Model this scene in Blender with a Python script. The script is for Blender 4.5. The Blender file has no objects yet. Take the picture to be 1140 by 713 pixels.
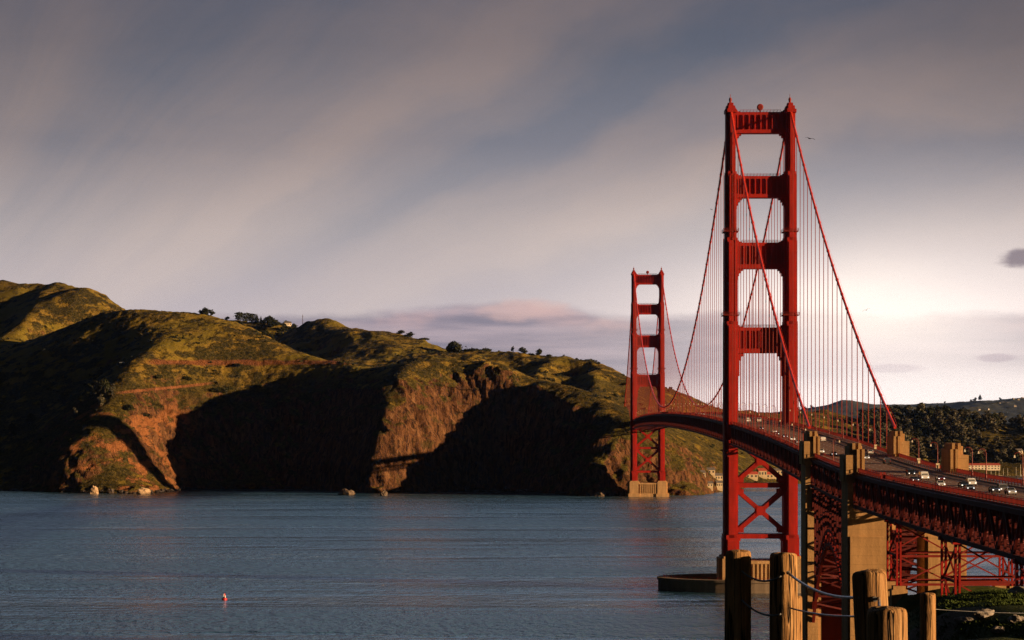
import bpy, bmesh, math, random
import numpy as np
from mathutils import Vector, Matrix

R = math.radians
random.seed(7)
rng = np.random.default_rng(11)
SC = bpy.context.scene
COL = SC.collection

# ------------------------------------------------------------------ camera
EYE = 80.0                 # metres above the water
FPX = 2687.0               # focal length in pixels of the 1140 px wide photograph
HOR = 463.0                # row of the horizon
cam_d = bpy.data.cameras.new("camera")
cam_d.sensor_width = 36.0
cam_d.lens = 36.0 * FPX / 1140.0
cam_d.shift_y = (HOR - 356.5) / 1140.0
cam_d.clip_start = 0.5
cam_d.clip_end = 60000.0
cam = bpy.data.objects.new("camera", cam_d)
COL.objects.link(cam)
cam.location = (0, 0, EYE)
cam.rotation_euler = (R(90), 0, 0)
SC.camera = cam

# ------------------------------------------------------------------ light
SUN_AZ, SUN_EL = 109.5, 8.5          # degrees clockwise from north (+Y), above the horizon
sun_d = bpy.data.lights.new("sun", 'SUN')
sun_d.energy = 5.0
sun_d.angle = R(0.5)
sun_d.color = (1.0, 0.66, 0.36)
sun = bpy.data.objects.new("sun", sun_d)
COL.objects.link(sun)
sdir = Vector((math.sin(R(SUN_AZ)) * math.cos(R(SUN_EL)), math.cos(R(SUN_AZ)) * math.cos(R(SUN_EL)), math.sin(R(SUN_EL))))
sun.rotation_euler = sdir.to_track_quat('Z', 'Y').to_euler()
sun.location = (400, -200, 400)

SC.view_settings.view_transform = 'Standard'
SC.view_settings.look = 'None'
SC.view_settings.exposure = 0.8
SC.view_settings.gamma = 1.0
SC.view_settings.use_curve_mapping = False
SC.render.engine = 'CYCLES'
try:
    SC.cycles.use_denoising = True
    SC.cycles.denoising_prefilter = 'NONE'
    SC.cycles.max_bounces = 5
    SC.cycles.volume_bounces = 0
    SC.cycles.use_adaptive_sampling = True
    SC.cycles.adaptive_threshold = 0.01
except Exception:
    pass


class NT:
    """small helper for node trees"""
    def __init__(s, tree):
        s.t = tree
        s.n = tree.nodes
        s.l = tree.links

    def put(s, sock, v):
        if hasattr(v, 'is_output'):
            s.l.new(v, sock)
        elif v is not None:
            if sock.type == 'RGBA' and not hasattr(v, '__len__'):
                v = (v, v, v, 1)
            elif sock.type == 'RGBA' and len(v) == 3:
                v = tuple(v) + (1,)
            sock.default_value = v

    def math(s, op, a, b=None, c=None, clamp=False):
        n = s.n.new('ShaderNodeMath'); n.operation = op; n.use_clamp = clamp
        s.put(n.inputs[0], a); s.put(n.inputs[1], b)
        if c is not None: s.put(n.inputs[2], c)
        return n.outputs[0]

    def mix(s, f, a, b, mode='MIX'):
        n = s.n.new('ShaderNodeMix'); n.data_type = 'RGBA'; n.blend_type = mode
        s.put(n.inputs[0], f); s.put(n.inputs[6], a); s.put(n.inputs[7], b)
        return n.outputs[2]

    def noise(s, vec, scale, detail=4, rough=0.55, dist=0.0, dim='3D'):
        n = s.n.new('ShaderNodeTexNoise'); n.noise_dimensions = dim
        if vec is not None: s.l.new(vec, n.inputs['Vector'])
        n.inputs['Scale'].default_value = scale
        n.inputs['Detail'].default_value = detail
        n.inputs['Roughness'].default_value = rough
        n.inputs['Distortion'].default_value = dist
        return n.outputs[0]

    def ramp(s, f, stops, interp='LINEAR'):
        n = s.n.new('ShaderNodeValToRGB'); cr = n.color_ramp; cr.interpolation = interp
        while len(cr.elements) < len(stops): cr.elements.new(0.5)
        for e, (p, c) in zip(cr.elements, stops):
            e.position = p
            e.color = (c, c, c, 1) if not hasattr(c, '__len__') else tuple(c) + (1,)
        s.put(n.inputs[0], f)
        return n.outputs[0]

    def smooth(s, v, lo, hi, o0=0.0, o1=1.0):
        n = s.n.new('ShaderNodeMapRange'); n.interpolation_type = 'SMOOTHSTEP'
        s.put(n.inputs[0], v)
        for i, q in zip((1, 2, 3, 4), (lo, hi, o0, o1)): n.inputs[i].default_value = q
        return n.outputs[0]

    def mapping(s, vec, scale=(1, 1, 1), rot=(0, 0, 0), loc=(0, 0, 0)):
        n = s.n.new('ShaderNodeMapping')
        s.l.new(vec, n.inputs[0])
        n.inputs['Scale'].default_value = scale
        n.inputs['Rotation'].default_value = rot
        n.inputs['Location'].default_value = loc
        return n.outputs[0]

    def xyz(s, vec):
        n = s.n.new('ShaderNodeSeparateXYZ'); s.l.new(vec, n.inputs[0]); return n.outputs

    def comb(s, x, y, z):
        n = s.n.new('ShaderNodeCombineXYZ')
        s.put(n.inputs[0], x); s.put(n.inputs[1], y); s.put(n.inputs[2], z)
        return n.outputs[0]

    def bump(s, h, strength=0.5, dist=1.0, normal=None):
        n = s.n.new('ShaderNodeBump')
        n.inputs['Strength'].default_value = strength
        n.inputs['Distance'].default_value = dist
        s.l.new(h, n.inputs['Height'])
        if normal is not None: s.l.new(normal, n.inputs['Normal'])
        return n.outputs[0]


def srgb(r, g, b):
    f = lambda c: (c / 255 / 12.92) if c / 255 < 0.04045 else ((c / 255 + 0.055) / 1.055) ** 2.4
    return (f(r), f(g), f(b))


# ------------------------------------------------------------------ sky
def build_world():
    w = bpy.data.worlds.new("World")
    SC.world = w
    w.use_nodes = True
    t = NT(w.node_tree)
    t.n.clear()
    out = t.n.new('ShaderNodeOutputWorld')
    bg = t.n.new('ShaderNodeBackground')
    t.l.new(bg.outputs[0], out.inputs[0])
    sky = t.n.new('ShaderNodeTexSky')
    sky.sky_type = 'NISHITA'
    sky.sun_disc = False
    sky.sun_elevation = R(SUN_EL)
    sky.sun_rotation = R(SUN_AZ)
    sky.air_density = 1.0
    sky.dust_density = 2.0
    tc = t.n.new('ShaderNodeTexCoord')
    d = tc.outputs['Generated']
    x, y, z = t.xyz(d)
    az = t.math('ARCTAN2', x, y)                         # 0 = north, positive east
    el = t.math('ARCSINE', z)
    # cloud veil: streaks of high cloud fanning out from low in the north-west
    p = t.comb(az, el, 0.0)
    fx = t.math('ADD', az, 0.30); fy = t.math('ADD', el, 0.040)
    th = t.math('DEGREES', t.math('ARCTAN2', fy, fx))
    rr_ = t.math('SQRT', t.math('ADD', t.math('MULTIPLY', fx, fx), t.math('MULTIPLY', fy, fy)))
    wv = t.noise(t.mapping(p, (9, 13, 1)), 1.0, 4, 0.55)
    thw = t.math('ADD', th, t.math('MULTIPLY', t.math('SUBTRACT', wv, 0.5), 9.0))
    q = lambda v: v
    st = t.ramp(t.math('DIVIDE', thw, 80.0, clamp=True), [(d / 80.0, v) for d, v in
                ((0, .6), (12, .7), (16.8, .1), (20, .9), (23, .55), (26.5, .0), (30, .5), (33.2, 1.0), (37, .7), (42, .5), (51, .30), (58, .65), (75, .6))], 'EASE')
    fn = t.noise(t.comb(t.math('MULTIPLY', thw, 0.20), t.math('MULTIPLY', rr_, 7.0), 1.3), 1.0, 4, 0.5)
    st = t.math('ADD', st, t.math('MULTIPLY', t.math('SUBTRACT', fn, 0.5), 0.75), clamp=True)
    f2 = t.noise(t.comb(t.math('MULTIPLY', thw, 0.75), t.math('MULTIPLY', rr_, 9.0), 4.1), 1.0, 6, 0.6)
    st = t.math('ADD', st, t.math('MULTIPLY', t.math('SUBTRACT', f2, 0.5), 0.36), clamp=True)
    pf = t.noise(t.mapping(p, (9, 19, 1), (0, 0, R(22))), 1.0, 5, 0.6, 0.6)
    st = t.math('ADD', st, t.math('MULTIPLY', t.math('SUBTRACT', pf, 0.5), 0.8), clamp=True)
    # vertical gradients of the overcast, in the gap and in the veil
    eln = t.math('DIVIDE', el, 0.2, clamp=True)
    gap = t.ramp(eln, [(0.0, srgb(226, 208, 208)), (0.18, srgb(198, 186, 192)), (0.38, srgb(164, 157, 162)),
                       (0.56, srgb(120, 119, 131)), (0.76, srgb(88, 91, 106)), (1.0, srgb(66, 71, 90))])
    veil = t.ramp(eln, [(0.0, srgb(230, 212, 210)), (0.18, srgb(206, 192, 192)), (0.38, srgb(192, 176, 172)),
                        (0.56, srgb(158, 141, 138)), (0.76, srgb(126, 112, 113)), (1.0, srgb(98, 88, 95))])
    col = t.mix(st, gap, veil)
    # glow low in the east part of the view
    gx = t.math('DIVIDE', t.math('SUBTRACT', az, 0.160), 0.112)
    gy = t.math('DIVIDE', t.math('SUBTRACT', el, 0.014), 0.050)
    g = t.math('EXPONENT', t.math('MULTIPLY', t.math('ADD', t.math('MULTIPLY', gx, gx), t.math('MULTIPLY', gy, gy)), -1.0))
    col = t.mix(t.math('MULTIPLY', g, 0.97), col, (1.38, 1.20, 1.12, 1))
    # darker corner far right top and dim left
    dk = t.smooth(az, 0.1, 0.24)
    dk2 = t.smooth(el, 0.07, 0.17)
    col = t.mix(t.math('MULTIPLY', t.math('MULTIPLY', dk, dk2), 0.35), col, srgb(52, 50, 60))
    dl = t.smooth(t.math('MULTIPLY', az, -1.0), 0.0, 0.22)
    dl2 = t.smooth(el, 0.05, 0.14)
    col = t.mix(t.math('MULTIPLY', t.math('MULTIPLY', dl, dl2), 0.22), col, srgb(62, 60, 74))
    # low cloud bank above the hills
    bn = t.noise(t.mapping(p, (9, 26, 1), (0, 0, 0), (0.4, 0, 0)), 1.5, 6, 0.6)
    top = t.math('ADD', 0.0425, t.math('MULTIPLY', t.math('SUBTRACT', bn, 0.5), 0.014))
    top = t.math('ADD', top, t.math('MULTIPLY', t.smooth(t.math('ABSOLUTE', t.math('ADD', az, 0.0)), 0.0, 0.06, 1.0, 0.0), 0.006))
    bank = t.smooth(t.math('SUBTRACT', top, el), -0.0015, 0.004)
    bot = t.smooth(el, 0.006, 0.022)
    bank = t.math('MULTIPLY', bank, bot)
    rim = t.math('MULTIPLY', t.smooth(t.math('SUBTRACT', top, el), -0.002, 0.003), t.smooth(t.math('SUBTRACT', top, el), 0.003, 0.014, 1.0, 0.0))
    rimn = t.smooth(t.noise(t.mapping(p, (14, 30, 1)), 1.0, 4, 0.6), 0.45, 0.7)
    bs = t.noise(t.mapping(p, (8, 90, 1)), 1.2, 5, 0.55)
    bankc = t.mix(t.smooth(bs, 0.35, 0.65), srgb(112, 108, 130), srgb(176, 158, 168))
    bankc = t.mix(t.math('MULTIPLY', rimn, rim), bankc, srgb(226, 180, 172))
    bfade = t.math('MULTIPLY', bank, t.math('SUBTRACT', 0.86, t.math('MULTIPLY', g, 0.56)))
    col = t.mix(bfade, col, bankc)
    hx = t.math('DIVIDE', t.math('SUBTRACT', az, 0.140), 0.045); hy = t.math('DIVIDE', t.math('SUBTRACT', el, 0.043), 0.017)
    hn = t.noise(t.mapping(p, (12, 45, 1)), 1.0, 4, 0.6)
    h2 = t.math('EXPONENT', t.math('MULTIPLY', t.math('ADD', t.math('MULTIPLY', hx, hx), t.math('MULTIPLY', hy, hy)), -1.0))
    col = t.mix(t.math('MULTIPLY', h2, t.smooth(hn, 0.2, 0.6, 0.25, 0.7)), col, (1.30, 1.14, 1.00, 1))
    lx = t.smooth(az, 0.09, 0.16); ly = t.smooth(el, 0.012, 0.024, 1.0, 0.0)
    col = t.mix(t.math('MULTIPLY', t.math('MULTIPLY', lx, ly), 0.6), col, (1.28, 1.14, 1.08, 1))
    # small dark cloudlets on the right
    def cloudlet(col, a0, e0, sa, se, c, k):
        q = t.math('DIVIDE', t.math('SUBTRACT', az, a0), sa)
        r = t.math('DIVIDE', t.math('SUBTRACT', el, e0), se)
        rr = t.math('SQRT', t.math('ADD', t.math('MULTIPLY', q, q), t.math('MULTIPLY', r, r)))
        nn = t.noise(t.mapping(p, (40, 90, 1)), 1.6, 4, 0.6)
        rr = t.math('ADD', rr, t.math('MULTIPLY', t.math('SUBTRACT', nn, 0.5), 1.2))
        m = t.smooth(rr, 0.55, 1.15, 1.0, 0.0)
        return t.mix(t.math('MULTIPLY', m, k), col, c)
    col = cloudlet(col, 0.209, 0.0640, 0.0105, 0.0042, srgb(126, 112, 124), 0.85)
    col = cloudlet(col, 0.158, 0.0195, 0.012, 0.0020, srgb(196, 172, 184), 0.25)
    col = cloudlet(col, 0.198, 0.0235, 0.010, 0.0018, srgb(176, 152, 168), 0.35)
    col = cloudlet(col, 0.004, 0.0440, 0.020, 0.0050, srgb(224, 186, 178), 0.5)
    col = cloudlet(col, 0.020, 0.0405, 0.014, 0.0040, srgb(206, 174, 174), 0.35)
    # physical sky shines through the veil a little; the unseen sky above is made up
    skyc = t.mix(1.0, sky.outputs[0], (0.09, 0.09, 0.09), 'MULTIPLY')
    col = t.mix(0.08, col, skyc)
    hi = t.smooth(el, 0.17, 0.30)
    col = t.mix(hi, col, srgb(164, 190, 226))  # unseen band above the view, brightened to lighten the water
    zen = t.smooth(el, 0.38, 0.75)
    col = t.mix(zen, col, srgb(30, 36, 50))  # unseen zenith darkened to hold back fill light
    # unseen sky to the sides and behind, darkened to cut fill on shaded faces
    side = t.smooth(t.math('ABSOLUTE', az), 0.24, 0.42)
    col = t.mix(side, col, (0.009, 0.011, 0.016))
    low = t.smooth(el, -0.02, 0.0)
    col = t.mix(low, (0.03, 0.035, 0.045), col)
    t.put(bg.inputs[0], col)
    bg.inputs[1].default_value = 1.12 * 2 ** -0.8


build_world()


# ------------------------------------------------------------------ materials
def mat(name, color=None, rough=0.8, metal=0.0, var=0.0, vscale=0.3, bump=0.0, bscale=2.0, spec=0.3):
    m = bpy.data.materials.new(name)
    m.use_nodes = True
    t = NT(m.node_tree)
    b = t.n['Principled BSDF']
    b.inputs['Roughness'].default_value = rough
    b.inputs['Metallic'].default_value = metal
    b.inputs['Specular IOR Level'].default_value = spec
    tc = t.n.new('ShaderNodeTexCoord')
    if var > 0:
        n = t.noise(tc.outputs['Object'], vscale, 6, 0.62)
        lo = tuple(c * (1 - var) for c in color)
        hi = tuple(min(1, c * (1 + var)) for c in color)
        t.put(b.inputs['Base Color'], t.ramp(n, [(0.3, lo), (0.7, hi)]))
    else:
        t.put(b.inputs['Base Color'], color)
    if bump > 0:
        t.l.new(t.bump(t.noise(tc.outputs['Object'], bscale, 6, 0.6), 0.8, bump), b.inputs['Normal'])
    return m


def emis(name, color, strength):
    m = bpy.data.materials.new(name)
    m.use_nodes = True
    b = m.node_tree.nodes['Principled BSDF']
    b.inputs['Base Color'].default_value = tuple(color) + (1,)
    b.inputs['Emission Color'].default_value = tuple(color) + (1,)
    b.inputs['Emission Strength'].default_value = strength
    return m


# ------------------------------------------------------------------ mesh helpers
class MB:
    """collects shapes and links them as one mesh object"""
    def __init__(s):
        s.v = []; s.f = []

    def add(s, vs, fs):
        o = len(s.v)
        s.v.extend(tuple(v) for v in vs)
        s.f.extend(tuple(i + o for i in f) for f in fs)
        return s

    def box(s, x0, x1, y0, y1, z0, z1):
        return s.add([(x0, y0, z0), (x1, y0, z0), (x1, y1, z0), (x0, y1, z0), (x0, y0, z1), (x1, y0, z1), (x1, y1, z1), (x0, y1, z1)],
                     [(0, 3, 2, 1), (4, 5, 6, 7), (0, 1, 5, 4), (1, 2, 6, 5), (2, 3, 7, 6), (3, 0, 4, 7)])

    def bar(s, a, b, w, h=None, up=(0, 0, 1)):
        """square bar between two points"""
        h = w if h is None else h
        a = Vector(a); b = Vector(b); d = (b - a)
        if d.length < 1e-6: return s
        d.normalize()
        u = Vector(up)
        if abs(d.dot(u)) > 0.98: u = Vector((0, 1, 0))
        sx = d.cross(u).normalized() * (w / 2)
        sy = sx.cross(d).normalized() * (h / 2)
        vs = [p + q for p in (a, b) for q in (-sx - sy, sx - sy, sx + sy, -sx + sy)]
        return s.add(vs, [(0, 1, 2, 3), (7, 6, 5, 4), (0, 4, 5, 1), (1, 5, 6, 2), (2, 6, 7, 3), (3, 7, 4, 0)])

    def tube(s, pts, r, n=8, cap=True):
        pts = [Vector(p) for p in pts]
        rs = r if hasattr(r, '__len__') else [r] * len(pts)
        rings = []
        for i, p in enumerate(pts):
            d = (pts[min(i + 1, len(pts) - 1)] - pts[max(i - 1, 0)]).normalized()
            u = Vector((0, 0, 1)) if abs(d.z) < 0.95 else Vector((0, 1, 0))
            a = d.cross(u).normalized(); b = a.cross(d).normalized()
            rings.append([p + (a * math.cos(2 * math.pi * k / n) + b * math.sin(2 * math.pi * k / n)) * rs[i] for k in range(n)])
        vs = [v for rg in rings for v in rg]
        fs = [(i * n + k, i * n + (k + 1) % n, (i + 1) * n + (k + 1) % n, (i + 1) * n + k) for i in range(len(pts) - 1) for k in range(n)]
        if cap:
            fs.append(tuple(range(n - 1, -1, -1)))
            fs.append(tuple((len(pts) - 1) * n + k for k in range(n)))
        return s.add(vs, fs)

    def prism(s, poly, z0, z1, poly2=None):
        n = len(poly); p2 = poly2 or poly
        vs = [(x, y, z0) for x, y in poly] + [(x, y, z1) for x, y in p2]
        fs = [tuple(range(n - 1, -1, -1)), tuple(range(n, 2 * n))] + [(i, (i + 1) % n, n + (i + 1) % n, n + i) for i in range(n)]
        return s.add(vs, fs)

    def sphere(s, c, r, n=12, m=8, sc=(1, 1, 1)):
        vs = [(c[0], c[1], c[2] + r * sc[2])]
        for j in range(1, m):
            th = math.pi * j / m
            for k in range(n):
                ph = 2 * math.pi * k / n
                vs.append((c[0] + r * sc[0] * math.sin(th) * math.cos(ph), c[1] + r * sc[1] * math.sin(th) * math.sin(ph), c[2] + r * sc[2] * math.cos(th)))
        vs.append((c[0], c[1], c[2] - r * sc[2]))
        fs = [(0, 1 + k, 1 + (k + 1) % n) for k in range(n)]
        for j in range(m - 2):
            for k in range(n):
                a = 1 + j * n + k; b = 1 + j * n + (k + 1) % n
                fs.append((a, a + n, b + n, b))
        L = len(vs) - 1; o = 1 + (m - 2) * n
        fs += [(L, o + (k + 1) % n, o + k) for k in range(n)]
        return s.add(vs, fs)

    def build(s, name, m, parent=None, smooth=False):
        me = bpy.data.meshes.new(name)
        me.from_pydata(s.v, [], s.f)
        if smooth: me.polygons.foreach_set('use_smooth', [True] * len(me.polygons))
        me.update()
        if m is not None: me.materials.append(m)
        o = bpy.data.objects.new(name, me)
        COL.objects.link(o)
        if parent is not None: o.parent = parent
        return o


def np_mesh(name, V, F, m, parent=None, smooth=True):
    me = bpy.data.meshes.new(name)
    V = np.asarray(V, dtype=np.float32); F = np.asarray(F, dtype=np.int32)
    k = F.shape[1]
    me.vertices.add(len(V)); me.vertices.foreach_set('co', V.ravel())
    me.loops.add(F.size); me.loops.foreach_set('vertex_index', F.ravel())
    me.polygons.add(len(F)); me.polygons.foreach_set('loop_start', np.arange(len(F), dtype=np.int32) * k)
    me.polygons.foreach_set('use_smooth', np.full(len(F), smooth))
    me.update(calc_edges=True)
    me.materials.append(m)
    o = bpy.data.objects.new(name, me)
    COL.objects.link(o)
    if parent is not None: o.parent = parent
    return o


def tag(o, label=None, cat=None, group=None, kind=None):
    if label: o['label'] = label
    if cat: o['category'] = cat
    if group: o['group'] = group
    if kind: o['kind'] = kind
    return o


def empty(name, loc=(0, 0, 0), rz=0.0, parent=None):
    o = bpy.data.objects.new(name, None)
    COL.objects.link(o)
    o.location = loc
    o.rotation_euler = (0, 0, rz)
    o.empty_display_size = 0.5
    if parent is not None: o.parent = parent
    return o


KIDS = {}
def copy_tree(o, parent=None):
    c = o.copy(); COL.objects.link(c); c.parent = parent
    for ch in list(o.children): copy_tree(ch, c)
    return c


# ------------------------------------------------------------------ noise and terrain helpers
def _hash(ix, iy, seed):
    h = (ix.astype(np.int64) * 374761393 + iy.astype(np.int64) * 668265263 + seed * 1442695041) & 0xFFFFFFFF
    h = ((h ^ (h >> 13)) * 1274126177) & 0xFFFFFFFF
    return (h ^ (h >> 16)) & 0xFFFF


def perlin(x, y, seed=0):
    ix = np.floor(x); iy = np.floor(y); fx = x - ix; fy = y - iy
    u = fx * fx * fx * (fx * (fx * 6 - 15) + 10); v = fy * fy * fy * (fy * (fy * 6 - 15) + 10)
    def g(dx, dy):
        a = _hash(ix + dx, iy + dy, seed) * (2 * np.pi / 65536)
        return np.cos(a) * (fx - dx) + np.sin(a) * (fy - dy)
    a = g(0, 0) * (1 - u) + g(1, 0) * u
    b = g(0, 1) * (1 - u) + g(1, 1) * u
    return (a * (1 - v) + b * v) * 1.5


def fbm(x, y, octs=5, gain=0.5, seed=0):
    r = 0; a = 1.0
    for i in range(octs):
        r = r + a * perlin(x, y, seed + i); x = x * 2.03 + 7.1; y = y * 2.03 + 3.7; a *= gain
    return r


def ridged(x, y, octs=4, gain=0.55, seed=0):
    r = 0; a = 1.0
    for i in range(octs):
        r = r + a * (1 - 2 * np.abs(perlin(x, y, seed + i))); x = x * 2.07 + 5.1; y = y * 2.07 + 1.7; a *= gain
    return r


def at(px, py, Y):
    """the point at distance Y seen at this place of the photograph"""
    return ((px - 570.0) * Y / FPX, Y, EYE - (py - HOR) * Y / FPX)


def polyline(pts, step):
    pts = np.array(pts, float); out = [pts[0]]
    for a, b in zip(pts[:-1], pts[1:]):
        n = max(1, int(np.linalg.norm((b - a)[:2]) / step))
        for i in range(1, n + 1): out.append(a + (b - a) * i / n)
    return out


class Field:
    """height field through control points (biharmonic in the plane, cone kernel)"""
    def __init__(s, pts, lam=2.0):
        P = np.array(pts, float)
        s.P = P[:, :2]
        n = len(P)
        K = -np.linalg.norm(s.P[:, None] - s.P[None], axis=2) + lam * np.eye(n)
        A = np.zeros((n + 1, n + 1)); A[:n, :n] = K; A[:n, n] = 1; A[n, :n] = 1
        s.w = np.linalg.solve(A, np.concatenate([P[:, 2], [0]]))

    def __call__(s, x, y):
        x = np.asarray(x, float); y = np.asarray(y, float)
        sh = x.shape; x = x.ravel(); y = y.ravel(); out = np.empty(x.shape)
        for i in range(0, len(x), 20000):
            d = np.sqrt((x[i:i + 20000, None] - s.P[None, :, 0]) ** 2 + (y[i:i + 20000, None] - s.P[None, :, 1]) ** 2)
            out[i:i + 20000] = -d @ s.w[:-1] + s.w[-1]
        return out.reshape(sh)


def grid_faces(nr, nc):
    i = np.arange(nr * nc).reshape(nr, nc)
    return np.stack([i[:-1, :-1], i[:-1, 1:], i[1:, 1:], i[1:, :-1]], -1).reshape(-1, 4)


def spaced(breaks):
    """[(x0, step), (x1, step), ..., (xn, None)] -> coordinates with a local step"""
    out = []
    for (a, st), (b, _) in zip(breaks[:-1], breaks[1:]):
        n = max(1, int(round((b - a) / st)))
        out += list(a + (b - a) * np.arange(n) / n)
    out.append(breaks[-1][0])
    return np.array(out)
# ================================================================== WATER
def build_water():
    m = bpy.data.materials.new("sea_water"); m.use_nodes = True
    t = NT(m.node_tree); b = t.n['Principled BSDF']
    tc = t.n.new('ShaderNodeTexCoord'); o = tc.outputs['Object']
    b.inputs['IOR'].default_value = 1.33
    patch = t.noise(t.mapping(o, (0.0016, 0.0075, 1), (0, 0, R(4))), 1.0, 5, 0.55, 0.4)
    fine = t.noise(t.mapping(o, (0.006, 0.03, 1), (0, 0, R(-3))), 1.0, 4, 0.6)
    wind = t.math('ADD', t.math('MULTIPLY', patch, 0.7), t.math('MULTIPLY', fine, 0.3))
    t.put(b.inputs['Roughness'], t.smooth(wind, 0.38, 0.62, 0.16, 0.30))
    # foam lines: thin wavering streaks, in two bands
    fx = t.mapping(o, (0.0035, 0.055, 1), (0, 0, R(2.5)))
    fl = t.noise(fx, 1.0, 6, 0.62, 0.6)
    line = t.smooth(t.math('ABSOLUTE', t.math('SUBTRACT', fl, 0.52)), 0.0, 0.020, 1.0, 0.0)
    brk = t.smooth(t.noise(o, 0.05, 4, 0.6), 0.44, 0.6)
    where = t.smooth(t.noise(t.mapping(o, (0.0018, 0.009, 1)), 1.0, 2, 0.5), 0.48, 0.56)
    foam = t.math('MULTIPLY', t.math('MULTIPLY', line, brk), where)
    caps = t.smooth(t.noise(t.mapping(o, (0.09, 0.22, 1)), 1.0, 3, 0.65), 0.74, 0.80)
    foam = t.math('ADD', t.math('MULTIPLY', foam, 0.5), t.math('MULTIPLY', caps, 0.7), clamp=True)
    t.put(b.inputs['Base Color'], t.mix(foam, (0.028, 0.082, 0.130), (0.50, 0.62, 0.74)))
    w1 = t.noise(t.mapping(o, (0.045, 0.035, 1), (0, 0, R(25))), 1.0, 3, 0.6)
    w2 = t.noise(t.mapping(o, (0.19, 0.11, 1), (0, 0, R(-14))), 1.0, 3, 0.6)
    w3 = t.noise(t.mapping(o, (0.45, 0.25, 1), (0, 0, R(20))), 1.0, 3, 0.6)
    h = t.math('ADD', t.math('MULTIPLY', w1, 1.7), t.math('ADD', t.math('MULTIPLY', w2, 2.0), t.math('MULTIPLY', w3, 0.75)))
    h = t.math('MULTIPLY', h, t.smooth(wind, 0.40, 0.60, 0.45, 1.7))
    t.l.new(t.bump(h, 1.0, 1.0), b.inputs['Normal'])
    mb = MB()
    mb.add([(-30000, -300, 0), (30000, -300, 0), (30000, 40000, 0), (-30000, 40000, 0)], [(0, 1, 2, 3)])
    return tag(mb.build("water", m), kind='structure')


build_water()

# ================================================================== HEADLANDS
COAST = [(-300, 2600), (-150, 2560), (-50, 2570), (20, 2570), (60, 2545), (95, 2500), (115, 2495), (150, 2490), (172, 2502),
         (186, 2550), (204, 2622), (250, 2636), (320, 2632), (370, 2596), (400, 2522), (425, 2504), (450, 2520), (480, 2545), (520, 2582),
         (556, 2592), (590, 2548), (622, 2472), (655, 2405), (690, 2412), (720, 2425), (745, 2430), (765, 2425), (790, 2500),
         (830, 2680), (870, 2800), (940, 2930), (1000, 3060), (1060, 3160), (1140, 3175), (1250, 3150), (1500, 3000), (1800, 2900)]
RIDGES = [
    # promontory beside the far tower
    [(650, 540, 2412), (660, 508, 2435), (676, 482, 2462), (695, 468, 2490)],
    # crest from the plateau edge down to the point
    [(540, 402, 2660), (560, 408, 2650), (600, 427, 2618), (640, 441, 2576), (668, 455, 2534), (695, 468, 2494), (720, 474, 2495), (745, 485, 2505),
     (757, 512, 2465), (766, 540, 2432)],
    # bluff with the sunlit cliff on its east flank
    [(415, 546, 2506), (420, 512, 2520), (427, 480, 2536), (434, 446, 2560), (446, 421, 2600), (456, 409, 2632), (480, 403, 2662), (510, 401, 2678), (540, 402, 2662)],
    # big grassy shoulder: summit, nose running down to the shore
    [(144, 344, 2950), (175, 345, 2945), (204, 346.5, 2940), (233, 350, 2930), (190, 369, 2840), (160, 395, 2745), (142, 424, 2675), (128, 462, 2605), (104, 478, 2580),
     (80, 492, 2560), (62, 520, 2545)],
    # its east skyline down to the road nose
    [(233, 350, 2930), (262, 358, 2905), (300, 375, 2860), (335, 392, 2810), (370, 403, 2760), (394, 408, 2715)],
    # crest behind on the left
    [(144, 344, 2950), (113, 349, 2975), (80, 360, 3005), (47, 372, 3040), (0, 391, 3085), (-60, 412, 3130), (-200, 440, 3200)],
    # far left hill
    [(-200, 345, 3700), (-80, 325, 3620), (0, 316, 3560), (40, 312, 3530), (66, 312, 3500), (95, 318, 3470), (117, 327, 3440), (150, 350, 3400), (200, 374, 3350)],
    # spur on it
    [(66, 312.5, 3500), (60, 330, 3400), (36, 352, 3300), (8, 380, 3200)],
    # dark tree ridge and the hill right of it
    [(200, 366, 3900), (245, 358, 3850), (290, 359.5, 3820), (330, 362, 3800)],
    [(300, 372, 3650), (326, 363, 3620), (342, 360, 3600), (364, 355.5, 3580), (381, 360, 3560), (400, 369, 3540), (432, 379, 3500)],
    [(364, 356, 3580), (372, 372, 3450), (384, 392, 3300)],
    # long back ridge towards the far tower and beyond it
    [(432, 379, 3500), (458, 377, 3400), (480, 384, 3350), (500, 390, 3300), (520, 393, 3260), (562, 393.5, 3200), (607, 396, 3160), (632, 397.5, 3130), (660, 402, 3090), (674, 406.5, 3060),
     (697, 417.5, 3010), (722, 430, 2970), (745, 438, 2940), (764, 441.5, 2960), (776, 446, 3000), (790, 451, 3060), (810, 457, 3150), (850, 461, 3300), (900, 457, 3400), (930, 459, 3400), (945, 463, 3380),
     (965, 473, 3380), (1000, 470, 3400), (1020, 465, 3410), (1060, 466, 3410), (1100, 473, 3400), (1140, 478, 3390), (1250, 472, 3380), (1500, 476, 3300)],
    # spurs of the back ridge
    [(607, 396, 3160), (602, 408, 3020), (597, 424, 2850)],
    [(660, 402, 3090), (662, 416, 2960), (664, 438, 2770)],
    [(697, 417.5, 3010), (694, 440, 2850), (690, 454, 2720)],
    [(500, 390, 3300), (520, 400, 3100)],
]
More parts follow.
